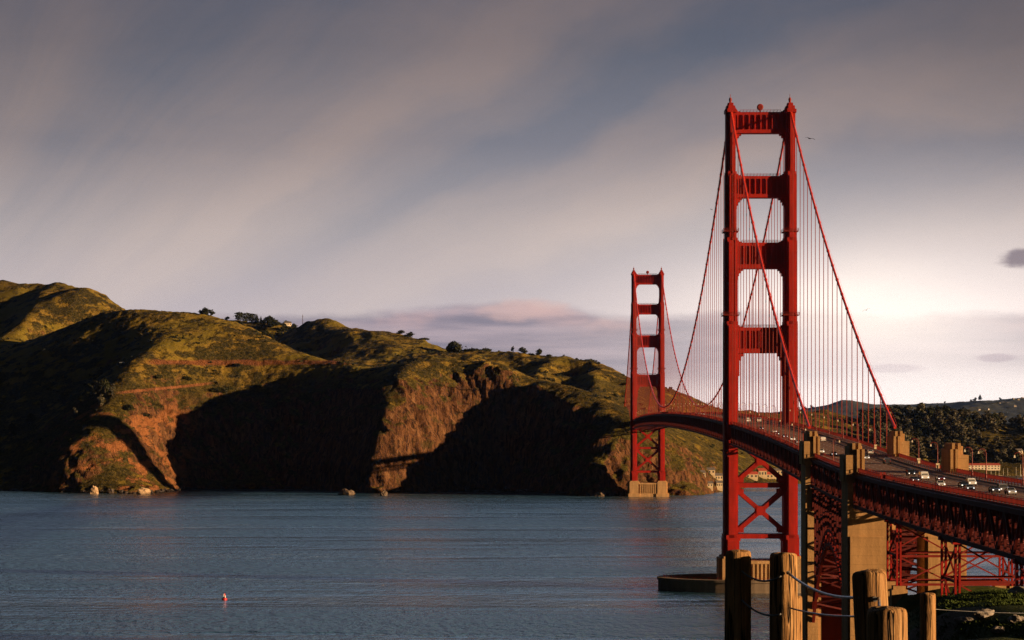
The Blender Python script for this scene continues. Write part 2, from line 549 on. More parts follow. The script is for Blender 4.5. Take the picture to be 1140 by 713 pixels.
HOLLOWS = [
    # face of the sunlit cliff
    [(432, 502, 2532), (450, 482, 2554), (480, 475, 2582), (510, 470, 2608), (534, 470, 2622)],
    [(440, 525, 2524), (465, 515, 2545), (495, 512, 2575), (520, 512, 2595)],
    # contour road shelf and the slope under it
    [(176, 408, 2740), (230, 412, 2765), (280, 411, 2775), (330, 410, 2765), (378, 411, 2730)],
    [(200, 450, 2700), (250, 452, 2715), (300, 452, 2718), (350, 450, 2695)],
    [(206, 500, 2664), (250, 502, 2680), (300, 502, 2682), (350, 500, 2650)],
    [(393, 470, 2600), (398, 430, 2660), (405, 412, 2720)],
    # hollow under the left crest
    [(112, 420, 2790), (60, 432, 2800), (0, 440, 2830)],
    [(80, 462, 2660), (30, 470, 2720), (-20, 480, 2720)],
    [(40, 510, 2610), (0, 515, 2640)],
    # gullies of the far left hill
    [(34, 328, 3480), (16, 350, 3380), (-8, 378, 3260)],
    [(110, 360, 3150), (60, 385, 3180)],
    # dip between tree ridge and hill
    [(262, 378, 3500), (300, 384, 3450), (330, 392, 3350)],
    # valleys behind the cliffs (hidden)
]
HIDDEN = [(68, 2950, 90), (64, 2860, 80), (73, 3040, 106), (2, 3000, 104), (-2, 2900, 92), (8, 3080, 122), (122, 2860, 84), (128, 2950, 100), (-300, 3420, 140), (-360, 3500, 146), (-245, 3330, 138), (-250, 2960, 120), (-170, 2850, 98), (-90, 2830, 92), (-30, 2800, 88), (30, 2760, 82), (85, 2690, 72), (-345, 3060, 150), (-285, 3010, 128), (-215, 2900, 112), (140, 2680, 74),
          (-100, 2950, 122), (0, 2920, 116), (90, 2860, 100), (-420, 3150, 150), (-600, 3250, 135), (-300, 3250, 150),
          (230, 2750, 40), (190, 2650, 52), (250, 2850, 46), (300, 2950, 35), (420, 3160, 36), (560, 3230, 22), (700, 3230, 20), (620, 3290, 42),
          (-900, 3000, 120), (-1200, 3400, 150), (-1200, 2900, 90), (-1000, 2650, 30), (-1300, 4200, 150), (-600, 4200, 140), (0, 4000, 110), (0, 4400, 90),
          (400, 3900, 40), (700, 3800, 30), (1100, 3700, 30), (600, 4400, 20), (1300, 4400, 20), (1500, 3300, 60), (1300, 3200, 30)]


def head_points():
    pts = []
    cw = [((px - 570) * Y / FPX, Y, 0.0) for px, Y in COAST]
    pts += [tuple(p) for p in polyline(cw, 30)]
    off = []
    for i, (x, y, _) in enumerate(cw):
        a = cw[max(0, i - 1)]; b = cw[min(len(cw) - 1, i + 1)]
        d = np.array([b[0] - a[0], b[1] - a[1]]); d /= np.linalg.norm(d)
        off.append((x + d[1] * 45, y - d[0] * 45, -22.0))
    pts += [tuple(p) for p in polyline(off, 40)]
    pts += [(x, y - 90, -40) for x, y, _ in off[::2]]
    for r in RIDGES: pts += [tuple(p) for p in polyline([at(*q) for q in r], 26)]
    for r in HOLLOWS: pts += [tuple(p) for p in polyline([at(*q) for q in r], 35)]
    # the ground drops again behind every crest
    for px, Y, z in ((144, 3550, 165), (182, 3600, 145), (118, 3620, 190), (165, 3460, 160), (205, 3300, 140), (230, 3560, 135), (205, 3740, 140), (135, 3750, 170), (262, 3650, 140),
                     (700, 3150, 92), (745, 3150, 68), (785, 3300, 55), (820, 3450, 52), (850, 3600, 45), (720, 3300, 76), (770, 3150, 58), (690, 3400, 90), (432, 3680, 140), (405, 3720, 150), (500, 3450, 126), (525, 3420, 122),
                     (470, 3560, 128), (650, 3300, 105), (600, 3350, 112), (560, 3400, 115), (980, 3640, 50), (1060, 3640, 50), (1140, 3640, 50), (920, 3600, 50)):
        pts.append(((px - 570) * Y / FPX, Y, z))
    return pts + HIDDEN


HEAD = Field(head_points(), 3.0)


def head_height(X, Y):
    z = HEAD(X, Y)
    e = 3.0
    # slope measured on the smooth field decides how broken the ground is
    sx = (HEAD(X + e, Y) - HEAD(X - e, Y)) / (2 * e); sy = (HEAD(X, Y + e) - HEAD(X, Y - e)) / (2 * e)
    sl = np.hypot(sx, sy)
    land = np.clip(z / 12.0, 0, 1)
    steep = np.clip((sl - 0.55) / 0.7, 0, 1)
    far = np.clip((Y - 2700) / 500, 0, 1)
    n = fbm(X / 90.0, Y / 90.0, 5, 0.5, 3) * (2.2 + 3.0 * far)
    n += (ridged(X / 150.0 + 3, Y / 260.0, 4, 0.5, 40) - 1.0) * 6.0 * far
    cliff = (ridged(X / 30.0, Y / 30.0, 5, 0.6, 17) - 0.7) * 2.6 + fbm(X / 9.0, Y / 9.0, 3, 0.5, 60) * 2.6
    brush = fbm(X / 7.0, Y / 7.0, 3, 0.6, 80) * 0.7
    z = z + land * (n * (0.45 + 0.3 * far) + brush + cliff * steep)
    rocks = ridged(X / 14.0, Y / 14.0, 3, 0.5, 90) * 3.0 * np.exp(-((z - 1.0) / 5.0) ** 2)
    return z + rocks


def land_material():
    m = bpy.data.materials.new("headland"); m.use_nodes = True
    t = NT(m.node_tree); b = t.n['Principled BSDF']
    b.inputs['Roughness'].default_value = 0.95
    b.inputs['Specular IOR Level'].default_value = 0.05
    tc = t.n.new('ShaderNodeTexCoord'); o = tc.outputs['Object']
    ge = t.n.new('ShaderNodeNewGeometry')
    nz = t.xyz(ge.outputs['Normal'])[2]
    n1 = t.noise(o, 0.012, 5, 0.6)
    n2 = t.noise(o, 0.05, 6, 0.65)
    n3 = t.noise(o, 0.28, 5, 0.7)
    grass = t.mix(t.smooth(n1, 0.38, 0.62), (0.21, 0.155, 0.022), (0.32, 0.20, 0.036))
    grass = t.mix(t.smooth(n3, 0.36, 0.52), t.mix(0.35, grass, (0.06, 0.048, 0.014)), grass)
    brush = t.mix(t.smooth(n3, 0.4, 0.6), (0.030, 0.028, 0.009), (0.10, 0.075, 0.022))
    bm = t.smooth(t.math('ADD', t.math('MULTIPLY', n2, 0.6), t.math('MULTIPLY', n1, 0.4)), 0.47, 0.55)
    pz0 = t.xyz(o)[2]
    low = t.math('MULTIPLY', t.smooth(pz0, 112, 134, 1.0, 0.0), t.smooth(n2, 0.36, 0.46))
    bm = t.math('MAXIMUM', bm, t.math('MULTIPLY', low, 0.85))
    veg = t.mix(bm, grass, brush)
    rv = t.noise(t.mapping(o, (0.11, 0.11, 0.03)), 1.0, 8, 0.72)
    fis = t.noise(t.mapping(o, (0.30, 0.30, 0.035)), 1.0, 5, 0.65, 0.5)
    rock = t.ramp(rv, [(0.28, (0.045, 0.022, 0.012)), (0.5, (0.16, 0.072, 0.032)), (0.72, (0.30, 0.155, 0.068))])
    rock = t.mix(t.smooth(n3, 0.5, 0.75), rock, (0.10, 0.042, 0.02))
    rock = t.mix(t.smooth(fis, 0.40, 0.52, 0.85, 0.0), rock, (0.03, 0.016, 0.010))
    rock = t.mix(t.smooth(t.noise(o, 0.09, 5, 0.6), 0.56, 0.66, 0.0, 0.7), rock, (0.085, 0.06, 0.02))
    rm = t.smooth(t.math('ADD', nz, t.math('MULTIPLY', t.math('SUBTRACT', n2, 0.5), 0.75)), 0.60, 0.76, 1.0, 0.0)
    px, py, pz = t.xyz(o)
    nose = t.math('MULTIPLY', t.math('MULTIPLY', t.smooth(px, -500, -470), t.smooth(px, -370, -330, 1.0, 0.0)), t.smooth(pz, 70, 115, 1.0, 0.0))
    nose = t.math('MULTIPLY', nose, t.smooth(t.noise(t.mapping(o, (1, 1, 1.6)), 0.03, 5, 0.65), 0.50, 0.58))
    rm = t.math('MAXIMUM', rm, nose)
    col = t.mix(rm, veg, t.mix(nose, rock, t.mix(n3, (0.20, 0.07, 0.025), (0.46, 0.19, 0.07))))
    # bare red earth along the road cut: a band at the height of the contour road
    cut = t.math('MULTIPLY', t.smooth(t.math('ABSOLUTE', t.math('SUBTRACT', pz, t.math('ADD', 138.0, t.math('MULTIPLY', n2, 6.0)))), 1.5, 4.0, 1.0, 0.0),
                 t.math('MULTIPLY', t.smooth(px, -425, -400), t.smooth(px, -190, -165, 1.0, 0.0)))
    cut = t.math('MULTIPLY', cut, t.math('MULTIPLY', t.smooth(py, 2650, 2670), t.smooth(py, 2820, 2840, 1.0, 0.0)))
    col = t.mix(t.math('MULTIPLY', cut, 0.9), col, t.mix(n3, (0.14, 0.05, 0.022), (0.33, 0.12, 0.05)))
    trk = t.math('ADD', 106.0, t.math('MULTIPLY', t.math('ADD', px, 425.0), 0.13))
    trk = t.math('MULTIPLY', t.smooth(t.math('ABSOLUTE', t.math('SUBTRACT', pz, trk)), 0.8, 2.2, 1.0, 0.0), t.math('MULTIPLY', t.smooth(px, -440, -425), t.smooth(px, -350, -335, 1.0, 0.0)))
    trk = t.math('MULTIPLY', trk, t.smooth(py, 2800, 2815, 1.0, 0.0))
    col = t.mix(t.math('MULTIPLY', trk, 0.9), col, t.mix(n3, (0.18, 0.065, 0.028), (0.40, 0.16, 0.07)))
    t.put(b.inputs['Base Color'], col)
    hb = t.math('ADD', t.math('MULTIPLY', fis, 1.6), t.math('MULTIPLY', n3, 1.8))
    hb = t.math('ADD', hb, t.math('MULTIPLY', t.noise(o, 0.9, 4, 0.7), 0.5))
    rough_h = t.math('MULTIPLY', hb, t.math('ADD', 0.30, t.math('MULTIPLY', t.math('MAXIMUM', rm, bm), 0.7)))
    t.l.new(t.bump(rough_h, 1.0, 1.8), b.inputs['Normal'])
    return m


LAND = land_material()


def build_headlands():
    xs = spaced([(-1300, 14), (-720, 3.4), (-480, 2.2), (330, 5.0), (520, 8.0), (1400, None)])
    ys = spaced([(2330, 6), (2395, 1.8), (2690, 2.8), (2960, 5.0), (3300, 8.0), (3700, 18), (4400, None)])
    X, Y = np.meshgrid(xs, ys)
    Z = head_height(X, Y)
    Z = np.maximum(Z, -45)
    # ribs and fissures of the cliffs: push the steep faces in and out sideways
    gx = np.gradient(HEAD(X, Y), axis=1) / np.gradient(X, axis=1); gy = np.gradient(HEAD(X, Y), axis=0) / np.gradient(Y, axis=0)
    sl = np.hypot(gx, gy); k = np.clip((sl - 0.6) / 0.6, 0, 1) * np.clip(Z / 15, 0, 1) * np.clip((2780 - Y) / 80, 0, 1)
    along = X * 0.86 + Y * 0.5
    rib = ridged(along / 17.0, Z / 70.0 + along / 90, 4, 0.62, 500) * 3.4 + ridged(along / 6.0, Z / 22.0, 3, 0.65, 520) * 1.9
    nl = np.maximum(sl, 1e-3)
    X = X - gx / nl * rib * k; Y = Y - gy / nl * rib * k
    V = np.stack([X, Y, Z], -1).reshape(-1, 3)
    o = np_mesh("hills", V, grid_faces(len(ys), len(xs)), LAND)
    return tag(o, kind='structure')


HILLS = build_headlands()


def ground_at(x, y):
    return float(head_height(np.array([x]), np.array([y]))[0])


def shore_rocks():
    """dark wet boulders and ledges along the foot of the cliffs"""
    r = np.random.default_rng(41)
    m = mat("wet_rock", (0.055, 0.040, 0.030), 0.55, var=0.6, vscale=0.15, bump=0.5, bscale=0.6)
    Vs = []; Fs = []; o = 0
    cw = polyline([((px - 570) * Y / FPX, Y, 0.0) for px, Y in COAST[2:26]], 5.0)
    base = MB().sphere((0, 0, 0), 1.0, 9, 6); bv = np.array(base.v)
    for p in cw:
        for k in range(2):
            s = 0.9 + 3.2 * r.random() ** 2.2
            c = np.array([p[0] + r.normal() * 3, p[1] - 1 + r.normal() * 4 - (6 * r.random() if r.random() < 0.2 else 0), 0.1 + s * 0.1])
            q = bv * (1 + 0.45 * perlin(bv[:, :1] * 1.4 + r.random() * 50, bv[:, 1:2] * 1.4 + bv[:, 2:] * 1.2, 3)) * s * np.array([0.8 + r.random(), 0.8 + r.random() * 0.6, 0.5 + 0.6 * r.random()])
            a = r.random() * 6.28; q = q @ np.array([[math.cos(a), math.sin(a), 0], [-math.sin(a), math.cos(a), 0], [0, 0, 1]])
            for f in base.f: Fs.append([i + o for i in f] if len(f) == 4 else [f[0] + o, f[1] + o, f[2] + o, f[2] + o])
            Vs.append(q + c); o += len(bv)
    V = np.concatenate(Vs)
    b = MB(); b.v = [tuple(v) for v in V]; b.f = [tuple(dict.fromkeys(f)) for f in Fs]
    tag(b.build("shore_rocks", m), kind='stuff')


shore_rocks()
# ================================================================== BRIDGE
# local frame: u across (positive east), v along the axis towards the north, z up
BX, BSL = 97.0, 20.0 / 1280.0
BROT = -math.atan(BSL)
VS, VN = 1113.0, 2393.0              # tower axes
S1V, S2V, N1V = 770.0, 662.0, 2736.0
HALF = 13.7


def bpaint(name, base, var=0.2, rough=0.55):
    m = bpy.data.materials.new(name); m.use_nodes = True
    t = NT(m.node_tree); b = t.n['Principled BSDF']
    tc = t.n.new('ShaderNodeTexCoord'); o = tc.outputs['Object']
    n = t.noise(t.mapping(o, (0.5, 0.5, 0.12)), 1.0, 5, 0.6)
    n2 = t.noise(o, 0.12, 4, 0.6)
    c = t.mix(t.smooth(n, 0.35, 0.7), tuple(q * (1 - var) for q in base), tuple(q * (1 + var * 0.5) for q in base))
    c = t.mix(t.smooth(n2, 0.5, 0.75, 0.0, 0.35), c, (base[0] * 0.55, base[1] * 0.8, base[2] * 0.8))
    # riveted plate seams every few metres
    z = t.xyz(o)[2]
    seam = t.smooth(t.math('ABSOLUTE', t.math('SUBTRACT', t.math('FRACT', t.math('MULTIPLY', z, 1 / 3.4)), 0.5)), 0.0, 0.035, 0.4, 0.0)
    c = t.mix(seam, c, tuple(q * 0.45 for q in base))
    t.put(b.inputs['Base Color'], c)
    b.inputs['Roughness'].default_value = rough
    b.inputs['Specular IOR Level'].default_value = 0.25
    return m


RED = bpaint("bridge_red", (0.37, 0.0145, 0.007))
RED_DECK = bpaint("deck_red", (0.25, 0.018, 0.010), rough=0.7)
ROPE = mat("suspender_rope", (0.34, 0.05, 0.035), 0.6)
CABLE = mat("cable_red", (0.55, 0.035, 0.016), 0.5, var=0.15, vscale=1.0)


def concrete(name, base, form=2.4):
    m = bpy.data.materials.new(name); m.use_nodes = True
    t = NT(m.node_tree); b = t.n['Principled BSDF']
    tc = t.n.new('ShaderNodeTexCoord'); o = tc.outputs['Object']
    n = t.noise(t.mapping(o, (0.35, 0.35, 0.05)), 1.0, 6, 0.65)
    n2 = t.noise(o, 1.3, 5, 0.65)
    c = t.mix(t.smooth(n, 0.35, 0.7), tuple(q * 0.70 for q in base), base)
    c = t.mix(t.smooth(n2, 0.5, 0.75, 0.0, 0.35), c, tuple(q * 0.5 for q in base))
    z = t.xyz(o)[2]
    seam = t.smooth(t.math('ABSOLUTE', t.math('SUBTRACT', t.math('FRACT', t.math('MULTIPLY', z, 1 / form)), 0.5)), 0.0, 0.05, 0.45, 0.0)
    c = t.mix(seam, c, tuple(q * 0.4 for q in base))
    t.put(b.inputs['Base Color'], c)
    b.inputs['Roughness'].default_value = 0.9
    b.inputs['Specular IOR Level'].default_value = 0.1
    t.l.new(t.bump(n2, 0.6, 0.12), b.inputs['Normal'])
    return m


CONC = concrete("pylon_concrete", (0.54, 0.31, 0.13))
CONC_PIER = concrete("pier_concrete", (0.62, 0.37, 0.17), 3.1)
TRUSS_SHADE = bpaint("truss_red_shaded", (0.105, 0.009, 0.006), rough=0.75)  # same bridge paint, darkened to stand in for shade below the deck

_dv = np.array([100, 420, 500, 580, 640, 698, 772, 854, 929, 1017, 1113, 1200, 1300, 1421, 1580, 1753, 1926, 2085, 2206, 2306, 2393, 2489, 2577, 2652, 2734, 2800, 2900], float)
_dz = np.array([65.4, 65.0, 64.9, 65.0, 65.4, 66.2, 68.3, 71.2, 73.3, 75.5, 77.4, 78.9, 80.3, 81.4, 82.3, 82.7, 82.3, 81.4, 80.3, 78.9, 77.4, 75.5, 73.3, 71.5, 69.6, 68.2, 66.5], float) - 1.3
_vv = np.arange(100, 2900, 4.0)
_zz = np.interp(_vv, _dv, _dz)
_k = np.hanning(31); _k /= _k.sum()
_zz = np.convolve(np.pad(_zz, 15, mode='edge'), _k, 'valid')


def road_z(v):
    return float(np.interp(v, _vv, _zz))


bridge = empty("suspension_bridge", (BX, 0, 0), BROT)
tag(bridge, "red steel suspension bridge with two towers crossing the strait from right foreground to the headland", "bridge")
BM = Matrix.Translation((BX, 0, 0)) @ Matrix.Rotation(BROT, 4, 'Z')
BR = list((math.cos(BROT), math.sin(BROT)))


def bw(u, v, z):
    return BM @ Vector((u, v, z))


# ---------------------------------------------------------------- towers
def plus(w, d, cu, cv, off_u=0.0):
    """stepped cell outline of a tower leg"""
    a = w / 2; b = d / 2
    q = [(-a + cu, -b), (a - cu, -b), (a - cu, -b + cv), (a, -b + cv), (a, b - cv), (a - cu, b - cv), (a - cu, b), (-a + cu, b), (-a + cu, b - cv), (-a, b - cv), (-a, -b + cv), (-a + cu, -b + cv)]
    return [(x + off_u, y) for x, y in q]


LEG_LEVELS = [(14.6, 24.0, 7.4, 17.0), (24.0, 62.0, 6.3, 15.6), (62.0, 122.0, 6.3, 15.0), (122.0, 160.5, 6.0, 13.6), (160.5, 191.0, 5.3, 12.2), (191.0, 219.4, 4.5, 10.8)]
STRUTS = [(210.0, 219.6, 4.6), (180.3, 190.2, 5.2), (147.6, 159.6, 5.6), (108.8, 120.6, 6.0)]


def leg_width(z):
    for z0, z1, w, d in LEG_LEVELS:
        if z0 <= z < z1: return w, d
    return LEG_LEVELS[-1][2:]


def make_tower(v, deck_z):
    T = empty("tower", (0, v, 0), 0, bridge)
    for s in (-1, 1):
        m = MB(); c = s * HALF
        for i, (z0, z1, w, d) in enumerate(LEG_LEVELS):
            m.prism(plus(w, d, 1.25, 2.4, c), z0 + 0.004 * i, z1)
            # inner cell stack standing proud of the faces
            m.prism([(x + c, y) for x, y in ((-w / 2 + 1.9, -d / 2 - 0.35), (w / 2 - 1.9, -d / 2 - 0.35), (w / 2 - 1.9, d / 2 + 0.35), (-w / 2 + 1.9, d / 2 + 0.35))], z0 + 0.006 * i, z1 - 0.7)
            if i < 5:   # little stepped shoulders where the leg narrows
                w2, d2 = LEG_LEVELS[i + 1][2:]
                m.prism(plus((w + w2) / 2, (d + d2) / 2, 0.95, 1.6, c), z1 + 0.01, z1 + 1.3)
        # head: stepped cap, saddle housing, beacon mast
        m.prism(plus(5.3, 11.4, 0.9, 1.4, c), 219.41, 221.0)
        m.prism(plus(4.0, 9.6, 0.8, 1.3, c), 221.01, 222.6)
        m.prism(plus(2.6, 6.4, 0.5, 0.9, c), 222.61, 224.0)
        m.build("leg", RED, T)
        for z in (126.0, 164.5):
            r = MB()
            w, d = leg_width(z + 1)
            w += 1.5; d += 1.5
            r.prism([(x + c, y) for x, y in ((-w / 2, -d / 2), (w / 2, -d / 2), (w / 2, d / 2), (-w / 2, d / 2))], z, z + 0.35)
            for x, y in ((-w / 2, -d / 2), (w / 2, -d / 2), (w / 2, d / 2), (-w / 2, d / 2), (0, -d / 2), (0, d / 2)):
                r.bar((x + c, y, z + 0.3), (x + c, y, z + 1.5), 0.14)
            for a, b in (((-w / 2, -d / 2), (w / 2, -d / 2)), ((w / 2, -d / 2), (w / 2, d / 2)), ((w / 2, d / 2), (-w / 2, d / 2)), ((-w / 2, d / 2), (-w / 2, -d / 2))):
                for zz in (0.85, 1.45): r.bar((a[0] + c, a[1], z + zz), (b[0] + c, b[1], z + zz), 0.12)
            r.build("inspection_gallery", RED_DECK, T)
        k = MB()
        k.tube([(c, 0, 223.9), (c, 0, 225.4)], 0.55, 8); k.tube([(c, 0, 225.4), (c, 0, 226.6)], [0.75, 0.5], 8); k.tube([(c, 0, 226.5), (c, 0, 228.2)], 0.12, 5)
        k.build("beacon_mast", RED_DECK, T)
    # portal struts
    for i, (z0, z1, th) in enumerate(STRUTS):
        wi, _ = leg_width((z0 + z1) / 2 - 3); wi2, _ = leg_width((z0 + z1) / 2 + 3)
        a = HALF - max(wi, wi2) / 2 + 0.55
        m = MB(); h = z1 - z0
        m.box(-a, a, -th / 2, th / 2, z0, z1)
        for sy in (-1, 1):
            y0 = sy * th / 2
            ya, yb = sorted((y0, y0 + sy * 0.55))
            m.box(-a + 0.05, a - 0.05, ya - 0.002, yb, z0 + 0.003, z0 + h * 0.17)
            m.box(-a + 0.05, a - 0.05, ya - 0.002, yb, z1 - h * 0.13, z1 - 0.003)
            nf = 9
            for k in range(nf):      # fluted fins with a dark slot between
                x = -a + (k + 0.5) * 2 * a / nf
                m.box(x - 0.42, x + 0.42, ya - 0.003, yb - 0.02 if sy > 0 else yb, z0 + h * 0.16, z1 - h * 0.12)
                m.box(x - 0.18, x + 0.18, ya - 0.35 if sy < 0 else ya, yb if sy < 0 else yb + 0.35, z0 + h * 0.2, z1 - h * 0.16)
        # stepped brackets in the corners of the openings
        tall = 3.2 if i == 3 else 1.0
        for s in (-1, 1):
            for j, (dx, dz) in enumerate(((0.75, 5.2), (1.4, 3.3), (2.2, 1.9), (3.2, 0.85))):
                x0, x1 = sorted((s * a, s * (a - dx)))
                e = 0.04 * j
                m.box(x0, x1, -th / 2 + 0.1 + e, th / 2 - 0.1 - e, z0 - dz * (tall if j < 2 else 1.0 + (tall - 1) * 0.35), z0 + 0.02)
            for j, (dx, dz) in enumerate(((0.7, 2.2), (1.5, 1.1), (2.6, 0.5))):
                x0, x1 = sorted((s * a, s * (a - dx)))
                e = 0.04 * j
                m.box(x0, x1, -th / 2 + 0.1 + e, th / 2 - 0.1 - e, z1 - 0.02, z1 + dz)
        m.build("strut", RED, T)
        r = MB()
        for y in (-th / 2 + 0.1, th / 2 - 0.1):
            z = z1 + 0.02
            for k in range(13):
                x = -a + 2.7 + (2 * a - 5.4) * k / 12
                r.bar((x, y, z), (x, y, z + 1.2), 0.12)
            for dz in (0.65, 1.2): r.bar((-a + 2.7, y, z + dz), (a - 2.7, y, z + dz), 0.1)
        r.build("strut_railing", RED_DECK, T)
    bc = MB()
    bc.tube([(0, -0.4, 219.5), (0, -0.4, 221.0)], 0.35, 8)
    bc.tube([(0, -1.0, 222.2), (0, -0.75, 222.2), (0, 0.4, 222.2), (0, 0.7, 222.2)], [1.05, 1.5, 1.5, 1.1], 20)
    bc.build("round_beacon", RED_DECK, T)
    # bracing below the roadway
    w, _ = leg_width(40); a = HALF - w / 2 + 0.4
    for zc, hh in ((36.3, 9.4), (59.3, 9.4)):
        m = MB()
        for y in (-4.2, 4.2):
            for q in (-1, 1):
                m.bar((-a, y, zc - q * hh), (a, y, zc + q * hh), 1.9, 1.9, up=(0, 1, 0))
            m.prism([(-2.1, y - 1.1), (2.1, y - 1.1), (2.1, y + 1.1), (-2.1, y + 1.1)], zc - 2.1, zc + 2.1)
            for s in (-1, 1):
                for q in (-1, 1):
                    x0, x1 = sorted((s * a, s * (a - 3.0)))
                    m.box(x0, x1, y - 1.12, y + 1.12, *sorted((zc + q * hh - q * 1.9, zc + q * hh + q * 0.6)))
        m.build("cross_brace", RED, T)
    for zc in (24.6, 48.0, 70.5):
        if zc > deck_z - 9.8: continue
        m = MB(); m.box(-a, a, -5.0, 5.0, zc - 1.05, zc + 1.05)
        for s in (-1, 1):
            x0, x1 = sorted((s * a, s * (a - 1.6))); m.box(x0, x1, -4.9, 4.9, zc - 2.1, zc - 1.0)
            x0, x1 = sorted((s * a, s * (a - 0.8))); m.box(x0, x1, -4.8, 4.8, zc - 3.0, zc - 2.0)
        m.build("cross_beam", RED, T)
    # fluted concrete pier
    m = MB()
    for s in (-1, 1):
        c = s * HALF
        m.prism(plus(14.5, 24.0, 1.6, 2.5, c), -6, 3.2)
        m.prism(plus(11.6, 21.0, 1.4, 2.2, c), 3.21, 14.6)
        m.prism(plus(9.4, 19.0, 1.0, 1.8, c), 14.61, 15.6)
    m.box(-9, 9, -11.0, 11.0, -6, 3.19)
    m.box(-9, 9, -8.6, 8.6, 3.2, 12.8)
    for k in range(9):
        x = -7.4 + k * 1.85
        m.box(x - 0.48, x + 0.48, -10.0, 10.0, 3.19, 12.2)
    m.box(-9, 9, -10.2, 10.2, 12.2, 13.6)
    m.build("pier", CONC_PIER, T)
    return T


for v in (VS, VN): make_tower(v, road_z(v))

# ---------------------------------------------------------------- cables and suspenders
CTOP = 222.0


def cable_z(v):
    if VS <= v <= VN:
        q = (v - 1753.0) / 640.0
        return 86.2 + (CTOP - 86.2) * q * q
    if v < VS:
        t = (v - S1V) / (VS - S1V); zb = 75.0; sag = 11.3
    else:
        t = (N1V - v) / (N1V - VN); zb = 76.0; sag = 11.3
    return zb + (CTOP - zb) * t - 4 * sag * t * (1 - t)


def hanger_positions():
    side = [VS - 15.24 * k for k in range(1, 22)]
    main = [VS + 15.24 * k for k in range(1, 84)]
    north = [VN + 15.24 * k for k in range(1, 22)]
    return side, main, north


SIDE, MAIN, NORTH = hanger_positions()
for s in (-1, 1):
    m = MB()
    vs = list(np.linspace(S1V + 4, VS, 36)) + list(np.linspace(VS, VN, 100))[1:] + list(np.linspace(VN, N1V - 4, 30))[1:]
    m.tube([(s * HALF, v, cable_z(v)) for v in vs], 0.47, 10)
    for v in SIDE + MAIN + NORTH:
        z = cable_z(v); e = 0.6
        d = Vector((0, 1, (cable_z(v + e) - cable_z(v - e)) / (2 * e))).normalized()
        c = Vector((s * HALF, v, z))
        m.tube([c - d * 0.55, c + d * 0.55], 0.62, 8)
    m.build("main_cable", CABLE, bridge, smooth=False)
    # hand ropes above the cable
    h = MB()
    for du in (-0.45, 0.45):
        h.tube([(s * HALF + du, v, cable_z(v) + 1.5) for v in vs], 0.03, 3)
    for v in vs[::2]:
        for du in (-0.45, 0.45): h.bar((s * HALF + du, v, cable_z(v)), (s * HALF + du, v, cable_z(v) + 1.5), 0.05)
    h.build("cable_hand_rope", CABLE, bridge)


def hanger(m, s, v):
    z1 = cable_z(v); z0 = road_z(v) - 0.6
    if z1 - z0 < 1.0: return m
    for dv in (-0.32, 0.32):
        m.bar((s * HALF, v + dv, z0), (s * HALF, v + dv, z1), 0.2, 0.2)
    return m


near = [(s, v) for v in SIDE + MAIN[:29] for s in (-1, 1)]
for s, v in near:
    hanger(MB(), s, v).build("suspender", ROPE, bridge)
m = MB()
for v in MAIN[29:] + NORTH:
    for s in (-1, 1): hanger(m, s, v)
tag(m.build("distant_suspenders", ROPE, bridge), kind='stuff')

# ---------------------------------------------------------------- deck
V0, V1 = 150.0, 2860.0


def strip(m, u0, u1, dz0, dz1, v0=V0, v1=V1, step=7.62):
    """a band of the deck following the road's profile"""
    vs = list(np.arange(v0, v1, step)) + [v1]
    P = []
    for v in vs:
        z = road_z(v); P += [(u0, v, z + dz0), (u1, v, z + dz0), (u1, v, z + dz1), (u0, v, z + dz1)]
    F = [(0, 1, 2, 3)]
    for i in range(len(vs) - 1):
        a = 4 * i; b = a + 4
        F += [(a, b, b + 1, a + 1), (a + 1, b + 1, b + 2, a + 2), (a + 2, b + 2, b + 3, a + 3), (a + 3, b + 3, b, a)]
    n = 4 * (len(vs) - 1); F.append((n + 3, n + 2, n + 1, n))
    m.add(P, F)
    return m


ASPH = mat("roadway_asphalt", (0.26, 0.155, 0.115), 0.95, var=0.25, vscale=0.4, spec=0.05)
WALK = mat("sidewalk_concrete", (0.26, 0.19, 0.15), 0.9, var=0.2, vscale=0.5)
PAINT = mat("lane_paint", (0.7, 0.66, 0.55), 0.7)
strip(MB(), -9.45, 9.45, -0.45, 0.0).build("roadway", ASPH, bridge)
for s in (-1, 1):
    u0, u1 = sorted((s * 9.46, s * 13.05))
    strip(MB(), u0, u1, -0.45, 0.22).build("sidewalk", WALK, bridge)
    u0, u1 = sorted((s * 13.06, s * 13.5))
    strip(MB(), u0, u1, -1.3, 0.2).build("edge_girder", RED_DECK, bridge)
    # outer railing: posts, two rails and close pickets
    m = MB()
    strip(m, *sorted((s * 13.2, s * 13.36)), 1.28, 1.4)
    strip(m, *sorted((s * 13.24, s * 13.32)), 0.34, 0.42)
    for v in np.arange(V0, V1, 3.81): m.box(s * 13.28 - 0.11, s * 13.28 + 0.11, v - 0.11, v + 0.11, road_z(v) + 0.2, road_z(v) + 1.5)
    for v in np.arange(330, VS + 40, 0.42): m.box(s * 13.28 - 0.03, s * 13.28 + 0.03, v - 0.07, v + 0.07, road_z(v) + 0.4, road_z(v) + 1.3)
    for v in np.arange(VS + 40, V1, 1.3): m.box(s * 13.28 - 0.03, s * 13.28 + 0.03, v - 0.2, v + 0.2, road_z(v) + 0.4, road_z(v) + 1.3)
    m.build("railing", RED_DECK, bridge)
    m = MB()
    strip(m, *sorted((s * 9.62, s * 9.74)), 0.95, 1.05)
    strip(m, *sorted((s * 9.62, s * 9.74)), 0.55, 0.65)
    for v in np.arange(V0, V1, 3.81): m.box(s * 9.68 - 0.07, s * 9.68 + 0.07, v - 0.07, v + 0.07, road_z(v) + 0.2, road_z(v) + 1.06)
    m.build("kerb_rail", RED_DECK, bridge)
m = MB()
